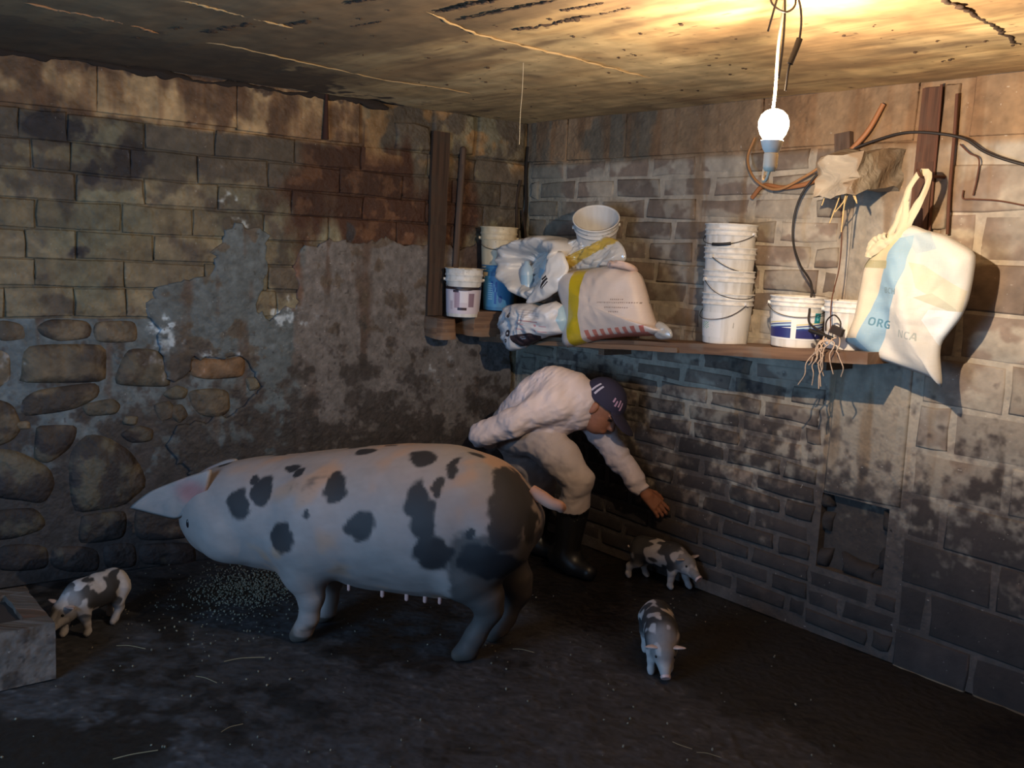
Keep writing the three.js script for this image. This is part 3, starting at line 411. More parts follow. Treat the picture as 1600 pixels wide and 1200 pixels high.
// ---------- buckets ----------
const white = (k = 0) => new THREE.MeshStandardMaterial({ map: bucketMaps[k % bucketMaps.length], roughness: 0.42 });
const bucketMaps = [0, 1, 2].map((k) => colorMap(256, 256, (x, y) => { const s = fbm(x * 30 + k * 7, y * 8, 4), d = vn(x * 90 + k * 50, y * 90); let c = lerp3([224, 220, 215], [204, 198, 190], sm(0.4, 0.8, s)); if (k === 1) c = lerp3(c, [150, 118, 70], 0.5 * sm(0.45, 0.6, fbm(x * 14, y * 10 + 3, 3)) * sm(0.62, 0.7, y)); return lerp3(c, [110, 100, 92], sm(0.965, 0.98, d) * 0.7); }));
bucketMaps.push(colorMap(256, 256, (x, y) => { const s = fbm(x * 30, y * 8, 4); let c = lerp3([224, 208, 178], [190, 170, 138], s); return lerp3(c, [60, 52, 46], sm(0.94, 0.96, vn(x * 80, y * 80))); }), colorMap(256, 256, (x, y) => { const s = fbm(x * 24, y * 10, 4); let c = lerp3([226, 224, 222], [196, 190, 186], s); return lerp3(c, [54, 48, 46], sm(0.66, 0.74, fbm(x * 26, y * 34, 3)) * sm(0.42, 0.46, y) * sm(0.60, 0.56, y)); }));
function bucket(name, label, category, pos, { rt, rb, h, mat, handle = null, grip = null, group, turn = 0, rim = 0.05, band = null }) {
  const b = base(name, label, category, pos, turn, group), rAt = (y) => mix(rb, rt, y / h), w = 0.003;
  const pr = [[0, 0.004], [rb - 0.006, 0.004], [rb - 0.002, 0], [rb, 0.004]];
  for (const f of [0.3, 0.6]) pr.push([rAt(f * h), f * h]);
  const y1 = h - rim;
  pr.push([rAt(y1) - 0.001, y1], [rAt(y1) + 0.006, y1 + 0.003], [rAt(y1) + 0.006, y1 + 0.008], [rAt(y1) + 0.002, y1 + 0.012], [rAt(y1 + 0.02), y1 + rim * 0.42], [rAt(y1) + 0.0065, y1 + rim * 0.46], [rAt(y1) + 0.0065, y1 + rim * 0.56], [rAt(y1) + 0.003, y1 + rim * 0.62], [rt, h - 0.008], [rt + 0.005, h - 0.006], [rt + 0.005, h - 0.001], [rt + 0.002, h], [rt - w, h], [rt - w - 0.001, h - 0.01], [rAt(h * 0.5) - w, h * 0.5], [rb - w, 0.008], [0, 0.008]);
  part(b, 'pail', new THREE.LatheGeometry(pr.map(([x, y]) => new THREE.Vector2(x, y)), 48), mat);
  for (const s of [-1, 1]) { const e = new THREE.CylinderGeometry(0.009, 0.009, 0.012, 12); e.rotateZ(Math.PI / 2); e.translate(s * (rAt(y1) + 0.008), y1 + 0.012, 0); part(b, 'handle_lug', e, mat); }
  if (handle !== null) { // wire bail swung down to the angle given (0 = up, 90 = level to the front)
    const R = rAt(y1) + 0.012, pts = []; for (let i = 0; i <= 24; i++) { const a = Math.PI * i / 24; pts.push(V(-R * Math.cos(a), R * 0.98 * Math.sin(a), 0)); }
    const q = new THREE.Quaternion().setFromAxisAngle(V(1, 0, 0), handle), at = (p) => { const v = p.clone().applyQuaternion(q); const rad = Math.hypot(v.x, v.z), need = rt + 0.006; if (v.y < h - y1 && rad < need && handle > 1.2) { const k = need / Math.max(rad, 1e-3); v.x *= k; v.z *= k; } v.y += y1 + 0.012; return v; };
    const P = pts.map(at); part(b, 'wire_handle', tube(P, 0.0016, 60, 6), M.wire);
    if (grip !== null) { const i = Math.round(grip * 24), g = P.slice(i - 2, i + 4); part(b, 'grip', tube(g, 0.0065, 10, 10), std([30, 26, 26], 0.5), 'black plastic grip'); }
  }
  if (band) { const g = new THREE.CylinderGeometry(rAt(band.y1) + 0.0012, rAt(band.y0) + 0.0012, band.y1 - band.y0, 48, 1, true, band.t0 ?? 0, band.t1 ?? Math.PI * 2); g.translate(0, (band.y0 + band.y1) / 2, 0); const m = part(b, 'label', g, new THREE.MeshStandardMaterial({ map: band.map, roughness: 0.45, side: THREE.DoubleSide }), band.label); m.rotation.y = band.turn ?? 0; }
  return b;
}
const faceCam = (p) => Math.atan2(-p.x, -p.z);                       // turn that points local +z at the camera's place
{ // stack of four nested buckets
  const u = 1.625, s = 0.15, y0 = ST(u) + 0.002, st = 'nested white buckets stacked on the shelf';
  const green = canvasMap(512, 128, (x, w, h) => { x.fillStyle = '#e4e0dc'; x.fillRect(0, 0, w, h); x.globalAlpha = 0.75; for (let i = 0; i < 60; i++) { x.fillStyle = ['#3f9a6c', '#58b487', '#86a89a'][i % 3]; x.fillRect(200 + (i * 37) % 130, 50 + (i * 13) % 34, 6 + (i % 5) * 3, 3); } for (let i = 0; i < 50; i++) { x.fillStyle = '#8a8f90'; x.fillRect(60 + (i * 71) % 360, 8 + (i * 29) % 104, 4, 2); } });
  const lab = ['bottom bucket of the white stack, with a worn green print', 'second white bucket from the bottom of the nested stack', 'third white bucket from the bottom, with a black grip hanging right', 'top white bucket of the nested stack, with a black handle grip across its front'];
  for (let k = 0; k < 4; k++) { const p = RW(u - 0.004 * k, y0 + k * 0.101, s); bucket('nested_bucket', lab[k], 'bucket', p, { rt: 0.112, rb: 0.098, h: 0.225, mat: white([0, 2, 0, 2][k]), group: st, turn: faceCam(p) + [-0.8, 0.5, 0.85, -0.55][k], handle: [2.25, 2.3, 2.15, 2.0][k], grip: [null, null, 0.72, 0.56][k], rim: 0.055, band: k ? null : { y0: 0.03, y1: 0.14, map: green, t0: -0.9, t1: 1.8, turn: -0.3, label: 'worn green and grey print' } }); }
}
{ // paint bucket with a navy band
  const p = RW(1.99, ST(1.99) + 0.002, 0.15);
  const m = canvasMap(1024, 256, (x, w, h) => {
    x.fillStyle = '#e9e7e4'; x.fillRect(0, 0, w, h);
    const wave = (y, t, c, a, b) => { x.strokeStyle = c; x.lineWidth = t; x.beginPath(); x.moveTo(a, y + 20); x.quadraticCurveTo((a + b) / 2, y - 2, b, y - 16); x.stroke(); };
    for (const [a, b] of [[20, 440], [512, 1010]]) { x.fillStyle = '#2b2f6b'; x.fillRect(a, 150, b - a, 92); wave(100, 10, '#d8c98e', a, b); wave(118, 12, '#2f4d86', a, b); wave(134, 8, '#7fb4d8', a, b); wave(148, 14, '#2a3f7e', a, b); }
    x.fillStyle = '#e9e7e4'; x.fillRect(440, 80, 72, 176);
    x.fillStyle = '#1f8a96'; x.fillRect(760, 4, 110, 92); x.fillStyle = '#7fc4cb'; x.beginPath(); x.arc(815, 50, 26, 0, 7); x.fill(); x.fillStyle = '#1f8a96'; x.beginPath(); x.arc(822, 44, 14, 0, 7); x.fill();
    x.fillStyle = '#f0eeee'; x.font = 'bold 58px sans-serif'; x.fillText('P', 800, 216);
    x.fillStyle = '#777'; for (let i = 0; i < 7; i++) x.fillRect(40, 6 + i * 11, 60, 5);
  });
  bucket('paint_bucket', 'white paint bucket with navy wave band and teal square on the shelf', 'bucket', p, { rt: 0.113, rb: 0.098, h: 0.212, mat: white(0), turn: faceCam(p), handle: 2.0, rim: 0.045, band: { y0: 0.035, y1: 0.15, map: m, t0: -1.45, t1: 2.9, label: 'navy, teal and white paint label' } });
}
{ const p = RW(2.215, ST(2.2) + 0.002, 0.13); bucket('white_bucket', 'smaller plain white bucket half hidden behind the hanging bag', 'bucket', p, { rt: 0.096, rb: 0.085, h: 0.195, mat: white(2), turn: faceCam(p), handle: null, rim: 0.05 }); }
{ // the left end: small bucket, blue bucket with a cream one standing in it
  const p = LW(0.47, 1.224, 0.125);
  const m = canvasMap(1024, 256, (x, w, h) => { x.fillStyle = '#d6c9d2'; x.fillRect(0, 0, w, h); x.fillStyle = '#2f2226'; x.fillRect(0, 0, w, 26); x.fillStyle = '#a98f9c'; x.fillRect(330, 50, 110, 150); x.fillStyle = '#e6dde2'; x.fillRect(450, 40, 150, 110); x.fillRect(220, 40, 80, 90); x.fillStyle = '#3a2430'; x.fillRect(400, 196, 190, 26); x.fillRect(300, 30, 120, 22); x.fillStyle = '#8d7482'; x.fillRect(620, 60, 120, 130); for (let i = 0; i < 8; i++) x.fillRect(230, 140 + i * 10, 60, 3); });
  bucket('small_bucket', 'small white bucket with purple label standing on the leftmost timber', 'bucket', p, { rt: 0.102, rb: 0.088, h: 0.265, mat: white(1), turn: faceCam(p), handle: 2.1, rim: 0.075, band: { y0: 0.02, y1: 0.165, map: m, t0: -1.5, t1: 3.0, label: 'purple and dark printed label' } });
  const q = V(-0.10, 1.262, -5.40), blue = colorMap(128, 128, (x, y) => lerp3([70, 132, 178], [54, 106, 150], fbm(x * 12, y * 12, 3)));
  const bm = canvasMap(512, 256, (x, w, h) => { x.fillStyle = '#4a88b4'; x.fillRect(0, 0, w, h); x.fillStyle = '#1f4f9a'; x.font = 'bold 120px sans-serif'; x.fillText('M', 190, 130); x.fillRect(250, 130, 34, 100); x.fillStyle = '#88b4d0'; for (let i = 0; i < 8; i++) x.fillRect(150, 60 + i * 18, 70, 7); x.fillStyle = '#2a5c9e'; x.beginPath(); x.arc(340, 190, 30, 0, 7); x.fill(); });
  bucket('blue_bucket', 'light blue bucket with dark blue lettering behind the small white one', 'bucket', q, { rt: 0.098, rb: 0.084, h: 0.25, mat: new THREE.MeshStandardMaterial({ map: blue, roughness: 0.45 }), turn: faceCam(q) - 0.25, rim: 0.04, band: { y0: 0.02, y1: 0.19, map: bm, t0: -1.1, t1: 2.2, label: 'dark blue lettering' } });
  const c = q.clone().add(V(-0.014, 0.175, 0));
  bucket('cream_bucket', 'cream bucket standing inside the blue bucket at the corner', 'bucket', c, { rt: 0.102, rb: 0.084, h: 0.285, mat: white(3), turn: faceCam(c), handle: 2.2, rim: 0.075 });
}
{ // empty bucket tipped on the sacks, mouth to the camera
  const p = RW(0.79, 1.625, 0.17), b = bucket('tipped_bucket', 'empty white bucket tipped on top of the sacks, mouth facing out', 'bucket', p, { rt: 0.113, rb: 0.09, h: 0.19, mat: white(4), rim: 0.06 });
  const ax = p.clone().negate().setY(0).normalize().multiplyScalar(0.58).add(V(-0.06, 0.80, 0)).normalize(); b.quaternion.setFromUnitVectors(V(0, 1, 0), ax);
}

// ---------- bags ----------
const wrinkle = (x, y, ph) => (fbm(x * 9 + ph, y * 9, 3) - 0.5) * 0.05 + (fbm(x * 30 + y * 12 + ph, y * 26, 2) - 0.5) * 0.016;
const L3f = (r, g, b) => [lin(r), lin(g), lin(b)];
const puff = (t) => Math.sqrt(clamp(t * (2 - t))), ridge = (x, y, ph) => 0.5 - 2 * Math.abs(fbm(x * 13 + ph, y * 13, 3) - 0.5);
const boxOf = (P) => [Math.min(...P.map((p) => p[0])), Math.max(...P.map((p) => p[0])), Math.min(...P.map((p) => p[1])), Math.max(...P.map((p) => p[1]))];
function bagMap(P, n, draw) { const [u0, u1, v0, v1] = boxOf(P), h = Math.round(n * (v1 - v0) / (u1 - u0)); const t = canvasMap(n, h, (x) => { const at = ([u, v]) => [(u - u0) / (u1 - u0) * n, (v1 - v) / (v1 - v0) * h]; const poly = (Q, c, a = 1) => { x.globalAlpha = a; x.fillStyle = c; x.beginPath(); Q.forEach((q, i) => { const [X, Y] = at(q); if (i) x.lineTo(X, Y); else x.moveTo(X, Y); }); x.closePath(); x.fill(); x.globalAlpha = 1; }; draw(x, at, poly, n, h); }); return { t, uv: (g) => planarUV(g, (X) => (X - u0) / (u1 - u0), (X, Y) => (Y - v0) / (v1 - v0)) }; }
const weave = (x, n, h, c, k) => { for (let i = 0; i < k; i++) { x.globalAlpha = 0.05 + 0.07 * rnd(); x.fillStyle = c[i % c.length]; x.fillRect(rnd() * n, rnd() * h, 4 + rnd() * 60, 1 + rnd() * 3); x.fillRect(rnd() * n, rnd() * h, 1 + rnd() * 2, 4 + rnd() * 50); } x.globalAlpha = 1; };
{ // carrier bag hanging from the beam
  const b = base('hanging_bag', 'blue and white woven bag hanging by a strap at the shelf’s right end', 'bag', RW(0, 0, 0.2), TR);
  const m = bagMap(BAG, 1024, (x, at, poly, n, h) => {
    x.fillStyle = '#d6d2cc'; x.fillRect(0, 0, n, h);
    poly([[2.25, 1.30], [2.28, 1.40], [2.30, 1.62], [2.42, 1.74], [2.44, 1.6], [2.37, 1.44], [2.33, 1.32]], '#dccdb6');
    poly(CREAM1, '#d8c7a0'); poly(CREAM2, '#d6cbae', 0.7); poly(BLUE, '#93b4ca'); poly([[2.24, 1.32], [2.33, 1.33], [2.40, 1.26], [2.41, 1.23], [2.3, 1.27]], '#6f9cbd');
    poly([[2.54, 1.50], [2.66, 1.46], [2.70, 1.44], [2.69, 1.47], [2.6, 1.52]], '#c0bda9'); poly([[2.31, 1.63], [2.42, 1.63], [2.42, 1.60], [2.31, 1.60]], '#b4ab86');
    poly([[2.64, 1.33], [2.70, 1.43], [2.72, 1.46], [2.60, 1.46], [2.58, 1.42]], '#dfe4e8');
    poly([[2.46, 1.73], [2.56, 1.74], [2.60, 1.68], [2.52, 1.66]], '#9fb9c6', 0.6);
    const txt = (s, q, z, c, r) => { const [X, Y] = at(q); x.save(); x.translate(X, Y); x.rotate(r); x.fillStyle = c; x.font = 'bold ' + z + 'px sans-serif'; x.fillText(s, 0, 0); x.restore(); };
    txt('ORG', [2.365, 1.385], 92, '#4d7f97', 0.12); txt('NCA', [2.495, 1.352], 84, '#aab0ae', 0.12); txt('BCH', [2.42, 1.51], 64, '#7f98a3', 0.05); txt('EN', [2.55, 1.682], 50, '#aebcc4', 0.1);
    weave(x, n, h, ['#b8b0a4', '#ffffff', '#a49c90', '#c9b899'], 2600);
  });
  const fold = (x, y) => 0.026 * Math.sin((x - 2.45) * 26 + (y - 1.5) * 9) * sm(1.9, 1.3, y) + wrinkle(x, y, 3) * 0.55 - 0.02 * Math.exp(-(((x - 2.53 - (1.6 - y) * 0.2) / 0.035) ** 2));
  const g = cushion(BAG, { n: 90, rings: 16, tension: 0.3, center: [2.48, 1.46], front: (t, x, y) => 0.006 + 0.05 * puff(t) + ridge(x, y, 8) * 0.012 * sm(0, 0.3, t) + fold(x, y) * sm(0, 0.25, t), back: (t, x, y) => -0.008 - 0.035 * Math.sqrt(sm(0, 0.8, t)) + fold(x, y) * 0.4 * sm(0, 0.25, t) });
  part(b, 'bag_body', m.uv(g), new THREE.MeshPhysicalMaterial({ map: m.t, roughness: 0.6, side: THREE.DoubleSide, transmission: 0.12, thickness: 0 }));
  const strap = (pts, w, ph) => { const c = new THREE.CatmullRomCurve3(pts.map(([x, y, z]) => V(x, y, z))).getSpacedPoints(30), pos = [], idx = []; c.forEach((p, i) => { const d = c[Math.min(i + 1, 30)].clone().sub(c[Math.max(i - 1, 0)]).normalize(), s = V(-d.y, d.x, 0).normalize(), ww = w * (0.75 + 0.5 * vn(i * 0.4, ph)); for (const k of [-1, -0.3, 0.3, 1]) pos.push(p.x + s.x * ww * k, p.y + s.y * ww * k, p.z + 0.006 * Math.cos(k * 2.2) + (vn(i * 0.5, ph + k) - 0.5) * 0.01); if (i) for (let k = 0; k < 3; k++) { const a = (i - 1) * 4 + k; idx.push(a, a + 1, a + 4, a + 1, a + 5, a + 4); } }); const q = new THREE.BufferGeometry(); q.setAttribute('position', new THREE.Float32BufferAttribute(pos, 3)); q.setIndex(idx); q.computeVertexNormals(); return q; };
  const sm_ = new THREE.MeshStandardMaterial({ color: srgb(206, 192, 162), roughness: 0.7, side: THREE.DoubleSide });
  part(b, 'strap', strap([[2.385, 1.70, 0.01], [2.43, 1.80, 0.01], [2.452, 1.90, 0], [2.475, 1.955, -0.02], [2.50, 1.958, -0.02], [2.522, 1.93, 0], [2.512, 1.87, 0.01], [2.485, 1.81, 0.015], [2.462, 1.75, 0.01]], 0.013, 4), sm_, 'twisted pale yellow strap');
  part(b, 'strap', strap([[2.34, 1.655, 0.035], [2.385, 1.69, 0.035], [2.43, 1.715, 0.03], [2.452, 1.76, 0.02], [2.447, 1.85, 0.01]], 0.016, 9), sm_, 'twisted pale yellow strap');
  part(b, 'knot', strap([[2.33, 1.64, 0.03], [2.345, 1.70, 0.03], [2.40, 1.722, 0.035]], 0.014, 2), sm_);
}
{ // full sack with a yellow stripe
  const b = base('feed_sack', 'full woven feed sack with yellow stripe and red zigzag print on the shelf', 'sack', RW(0, 0, 0.325), TR);
  const m = bagMap(SACK, 1024, (x, at, poly, n, h) => {
    x.fillStyle = '#d8c4b8'; x.fillRect(0, 0, n, h); poly([[0.65, 1.6], [0.84, 1.6], [0.87, 1.4], [0.86, 1.27], [0.85, 1.05], [0.65, 1.05]], '#cfc3bc');
    poly([[0.836, 1.56], [0.925, 1.56], [0.955, 1.38], [0.945, 1.22], [0.90, 1.05], [0.83, 1.05], [0.862, 1.27], [0.869, 1.4]], '#c9ac22');
    poly([[0.965, 1.195], [1.10, 1.222], [1.36, 1.262], [1.37, 1.232], [1.1, 1.19], [0.965, 1.165]], '#c26a5c');
    for (let i = 0; i < 8; i++) { const u = 0.97 + i * 0.05, v = 1.19 + (u - 0.965) * 0.16; poly([[u, v], [u + 0.026, v + 0.004], [u + 0.028, v + 0.045], [u + 0.002, v + 0.04]], '#c26a5c'); }
    x.fillStyle = '#8d7468'; for (const [q, k] of [[[1.15, 1.397], 7], [[1.075, 1.378], 22], [[1.12, 1.358], 13], [[1.15, 1.34], 6]]) { const [X, Y] = at(q); x.save(); x.translate(X, Y); x.rotate(-0.06); for (let i = 0; i < k; i++) { x.globalAlpha = 0.5 + 0.4 * h2(i, k); x.fillRect(i * 14, 0, 9, 7 + 3 * h2(k, i)); } x.restore(); } x.globalAlpha = 1;
    weave(x, n, h, ['#ffffff', '#b49c90', '#e8dcd2'], 900);
  });
  const wr_ = (x, y) => wrinkle(x, y, 11) * 0.4 + ridge(x, y, 5) * 0.010 * sm(1.40, 1.52, y) ;
  const g = cushion(SACK, { n: 96, rings: 16, tension: 0.3, even: 0.9, center: [1.02, 1.36], front: (t, x, y) => 0.004 + 0.10 * puff(t) + wr_(x, y) * sm(0, 0.3, t), back: (t, x, y) => -0.004 - 0.10 * puff(t) });
  part(b, 'sack_body', m.uv(g), new THREE.MeshPhysicalMaterial({ map: m.t, roughness: 0.34, clearcoat: 0.5, clearcoatRoughness: 0.3, side: THREE.DoubleSide }));
  const neck = new THREE.TorusGeometry(0.05, 0.016, 10, 40), p = neck.attributes.position; for (let i = 0; i < p.count; i++) p.setXYZ(i, p.getX(i) * 1.15, p.getY(i) + (fbm(p.getX(i) * 60, p.getZ(i) * 60, 2) - 0.5) * 0.03, p.getZ(i)); neck.rotateX(Math.PI / 2 - 0.3); neck.translate(1.15, 1.545, 0.02); neck.computeVertexNormals();
  part(b, 'gathered_neck', neck, std([206, 176, 162], 0.6), 'gathered pinkish sack mouth');
  const tip = cushion([[1.36, 1.30], [1.40, 1.31], [1.46, 1.28], [1.47, 1.245], [1.42, 1.23], [1.36, 1.235]], { n: 30, rings: 5, front: (t, x, y) => 0.02 * Math.sqrt(t) + wrinkle(x * 3, y * 3, 1) * 0.5, back: (t) => -0.02 * Math.sqrt(t) }); part(b, 'liner_corner', tip, new THREE.MeshPhysicalMaterial({ color: srgb(226, 222, 216), roughness: 0.2, transmission: 0.5, thickness: 0, side: THREE.DoubleSide }), 'clear liner corner poking out');
}
{ // clear plastic liner pulled over the sacks
  const b = base('clear_plastic_bag', 'crumpled clear plastic bag with a yellow stripe lying across the sacks under the tipped bucket', 'plastic bag', RW(0, 0, 0.27), TR);
  const cr = (x, y) => { const a = x * 0.8 + y * 0.6, c = -x * 0.6 + y * 0.8; return (Math.abs(fbm(a * 9, c * 26, 3) - 0.5) - 0.12) * 0.11 + (Math.abs(fbm(x * 40, y * 40, 2) - 0.5) - 0.1) * 0.03; };
  const film = new THREE.MeshPhysicalMaterial({ color: srgb(244, 240, 236), vertexColors: true, roughness: 0.12, transmission: 0.45, thickness: 0, ior: 1.5, side: THREE.DoubleSide, clearcoat: 1, clearcoatRoughness: 0.08 });
  const g = cushion(CLEAR, { n: 150, rings: 30, tension: 0.4, front: (t, x, y) => 0.045 * Math.sqrt(t) + cr(x, y) * sm(0, 0.2, t), back: (t, x, y) => -0.05 * Math.sqrt(t) + cr(x + 3, y) * 0.6 * sm(0, 0.2, t) }); g.computeVertexNormals();
  vcol(g, (x, y) => { const d = (x - 0.66) * -0.42 + (y - 1.515) * 0.907; return sm(0.030, 0.022, Math.abs(d - 0.004)) > 0.5 && x > 0.62 ? L3f(244, 214, 110) : [1, 1, 1]; });
  part(b, 'film', g, film, 'crinkled clear film with a yellow stripe');
}
{ // white sack lying open: a funnel of film with two bottles inside
  const b = base('open_white_bag', 'open crumpled white plastic sack showing bottles inside, at the left of the sacks', 'bag', RW(0, 0, 0.33), TR);
  const n = 96, P = closedCurve(MOUTH, n, 0.4); if (area(P) < 0) P.reverse(); const c = [0.50, 1.50], pos = [], idx = [], rows = 15;
  const prof = [[1.0, -0.10], [1.02, -0.07], [1.03, -0.03], [1.01, 0.005], [0.96, 0.028], [0.89, 0.035], [0.81, 0.03], [0.73, 0.02], [0.66, 0.0], [0.60, -0.02], [0.56, -0.045], [0.50, -0.06], [0.40, -0.07], [0.26, -0.075], [0.1, -0.078]];
  prof.forEach(([r, z], k) => P.forEach(([x, y], i) => { const a = Math.atan2(y - c[1], x - c[0]), low = sm(-0.4, -1.5, a) * sm(-2.9, -1.9, a), rim = sm(0, 5, k) * sm(10, 6, k), rr_ = r - 0.13 * low * rim; const w = (fbm(Math.cos(a) * 2.6 + k * 0.22, Math.sin(a) * 2.6, 3) - 0.5); pos.push(mix(c[0], x, rr_ + w * 0.10 * sm(0, 3, k)), mix(c[1], y, rr_ + w * 0.10 * sm(0, 3, k)), z * 1.2 + w * 0.075 + wrinkle(x * 1.5, y * 1.5 + k * 0.04, 21) * 0.6 + ridge(x + k * 0.013, y - k * 0.01, 30) * 0.05); }));
  for (let k = 0; k + 1 < rows; k++) for (let i = 0; i < n; i++) { const j = (i + 1) % n, a = k * n; idx.push(a + i, a + j, a + n + i, a + j, a + n + j, a + n + i); }
  const g = new THREE.BufferGeometry(); g.setAttribute('position', new THREE.Float32BufferAttribute(pos, 3)); g.setIndex(idx); g.computeVertexNormals();
  part(b, 'film', g, new THREE.MeshPhysicalMaterial({ color: srgb(214, 208, 204), roughness: 0.42, transmission: 0.12, thickness: 0, side: THREE.DoubleSide, clearcoat: 0.3, clearcoatRoughness: 0.3 }));
  const flap = cushion([[0.50, 1.325], [0.56, 1.40], [0.64, 1.50], [0.70, 1.60], [0.76, 1.60], [0.80, 1.52], [0.76, 1.42], [0.66, 1.36], [0.58, 1.335]], { n: 60, rings: 10, tension: 0.3, front: (t, x, y) => 0.035 * Math.sqrt(t) + wrinkle(x, y, 40) * 0.9, back: (t, x, y) => -0.03 * Math.sqrt(t) + wrinkle(x, y, 40) * 0.9 });
  const fm = bagMap([[0.5, 1.325], [0.8, 1.6]], 256, (x, at, poly, w, h) => { x.fillStyle = '#d9d3cf'; x.fillRect(0, 0, w, h); x.save(); x.translate(...at([0.64, 1.42])); x.rotate(-0.75); x.fillStyle = '#2c282a'; x.fillRect(0, 0, 66, 9); x.fillRect(8, 14, 50, 4); x.fillRect(40, -12, 26, 9); x.restore(); });
  flap.translate(0, 0, 0.045); part(b, 'folded_flap', fm.uv(flap), new THREE.MeshPhysicalMaterial({ map: fm.t, roughness: 0.4, side: THREE.DoubleSide, clearcoat: 0.3 }), 'folded flap with black print');
  const bottle = (label, u, h, s, rot, col, cat) => { const o = base('plastic_bottle', label, 'bottle', RW(u, h, s), TR); o.rotation.z = rot; const pr = [[0, 0], [0.034, 0], [0.036, 0.006], [0.036, 0.10], [0.03, 0.125], [0.014, 0.145], [0.014, 0.16], [0, 0.16]].map(([x, y]) => new THREE.Vector2(x, y)); part(o, 'bottle_body', new THREE.LatheGeometry(pr, 28), std(col, 0.3)); const l = new THREE.CylinderGeometry(0.0366, 0.0366, 0.05, 28, 1, true); l.translate(0, 0.06, 0); part(o, 'bottle_label', l, std([150, 178, 196], 0.4)); };
  bottle('pale blue plastic bottle lying inside the open white sack', 0.42, 1.385, 0.30, 0.12, [170, 190, 204]);
  bottle('white bottle with blue label behind the other, inside the open white sack', 0.54, 1.43, 0.30, -0.25, [196, 200, 200]);
}
{ // printed white sack below it, slumped over the shelf edge
  const b = base('printed_white_sack', 'slumped white sack with pink print and dark icons, hanging over the shelf edge', 'sack', RW(0, 0, 0.372), TR);
  const m = bagMap(PRINTBAG, 768, (x, at, poly, n, h) => {
    x.fillStyle = '#d9d2d0'; x.fillRect(0, 0, n, h); poly([[0.30, 1.30], [0.40, 1.27], [0.47, 1.20], [0.46, 1.10], [0.40, 1.05], [0.28, 1.1]], '#c3c6cc');
    poly([[0.80, 1.34], [0.86, 1.34], [0.86, 1.19], [0.81, 1.20]], '#9db8c6'); poly([[0.465, 1.155], [0.62, 1.185], [0.68, 1.175], [0.60, 1.12], [0.50, 1.10]], '#3d3033');
    const dot = (q, r) => { const [X, Y] = at(q); x.fillStyle = '#2f2a2e'; x.beginPath(); x.arc(X, Y, r, 0, 7); x.fill(); x.fillStyle = '#c9c6c8'; x.beginPath(); x.arc(X, Y, r * 0.35, 0, 7); x.fill(); };
    dot([0.435, 1.165], 26); dot([0.43, 1.125], 14); dot([0.455, 1.265], 24);
    const ln = (q, w, c, t = 5) => { const [X, Y] = at(q); x.fillStyle = c; x.fillRect(X, Y, w, t); };
    for (const [v, w] of [[1.30, 200], [1.288, 160], [1.276, 220], [1.264, 120]]) ln([0.54, v], w, '#b9aaa9', 4);
    for (const [u, v] of [[0.52, 1.232], [0.52, 1.205], [0.66, 1.232], [0.66, 1.205]]) { const [X, Y] = at([u, v]); x.fillStyle = '#c48a92'; x.fillRect(X, Y, 18, 16); ln([u + 0.03, v - 0.004], 70, '#cf9aa0', 6); } ln([0.53, 1.247], 230, '#b0787f', 6);
    x.save(); x.translate(...at([0.35, 1.19])); x.rotate(1.0); x.fillStyle = '#44424a'; x.fillRect(0, 0, 60, 7); x.fillRect(10, 14, 40, 5); x.restore();
  });
  const g = cushion(PRINTBAG, { n: 90, rings: 14, tension: 0.3, front: (t, x, y) => 0.065 * puff(t) + ridge(x * 1.2, y * 1.2, 60) * 0.05 + wrinkle(x, y, 60) * 0.6 * sm(0, 0.3, t) + 0.02 * Math.abs(x - 0.47 - (y - 1.1) * 0.1) / 0.2 * sm(0, 0.3, t), back: (t) => -0.05 * Math.sqrt(t) });
  part(b, 'sack_body', m.uv(g), new THREE.MeshPhysicalMaterial({ map: m.t, roughness: 0.4, clearcoat: 0.3, clearcoatRoughness: 0.3, side: THREE.DoubleSide }));
}

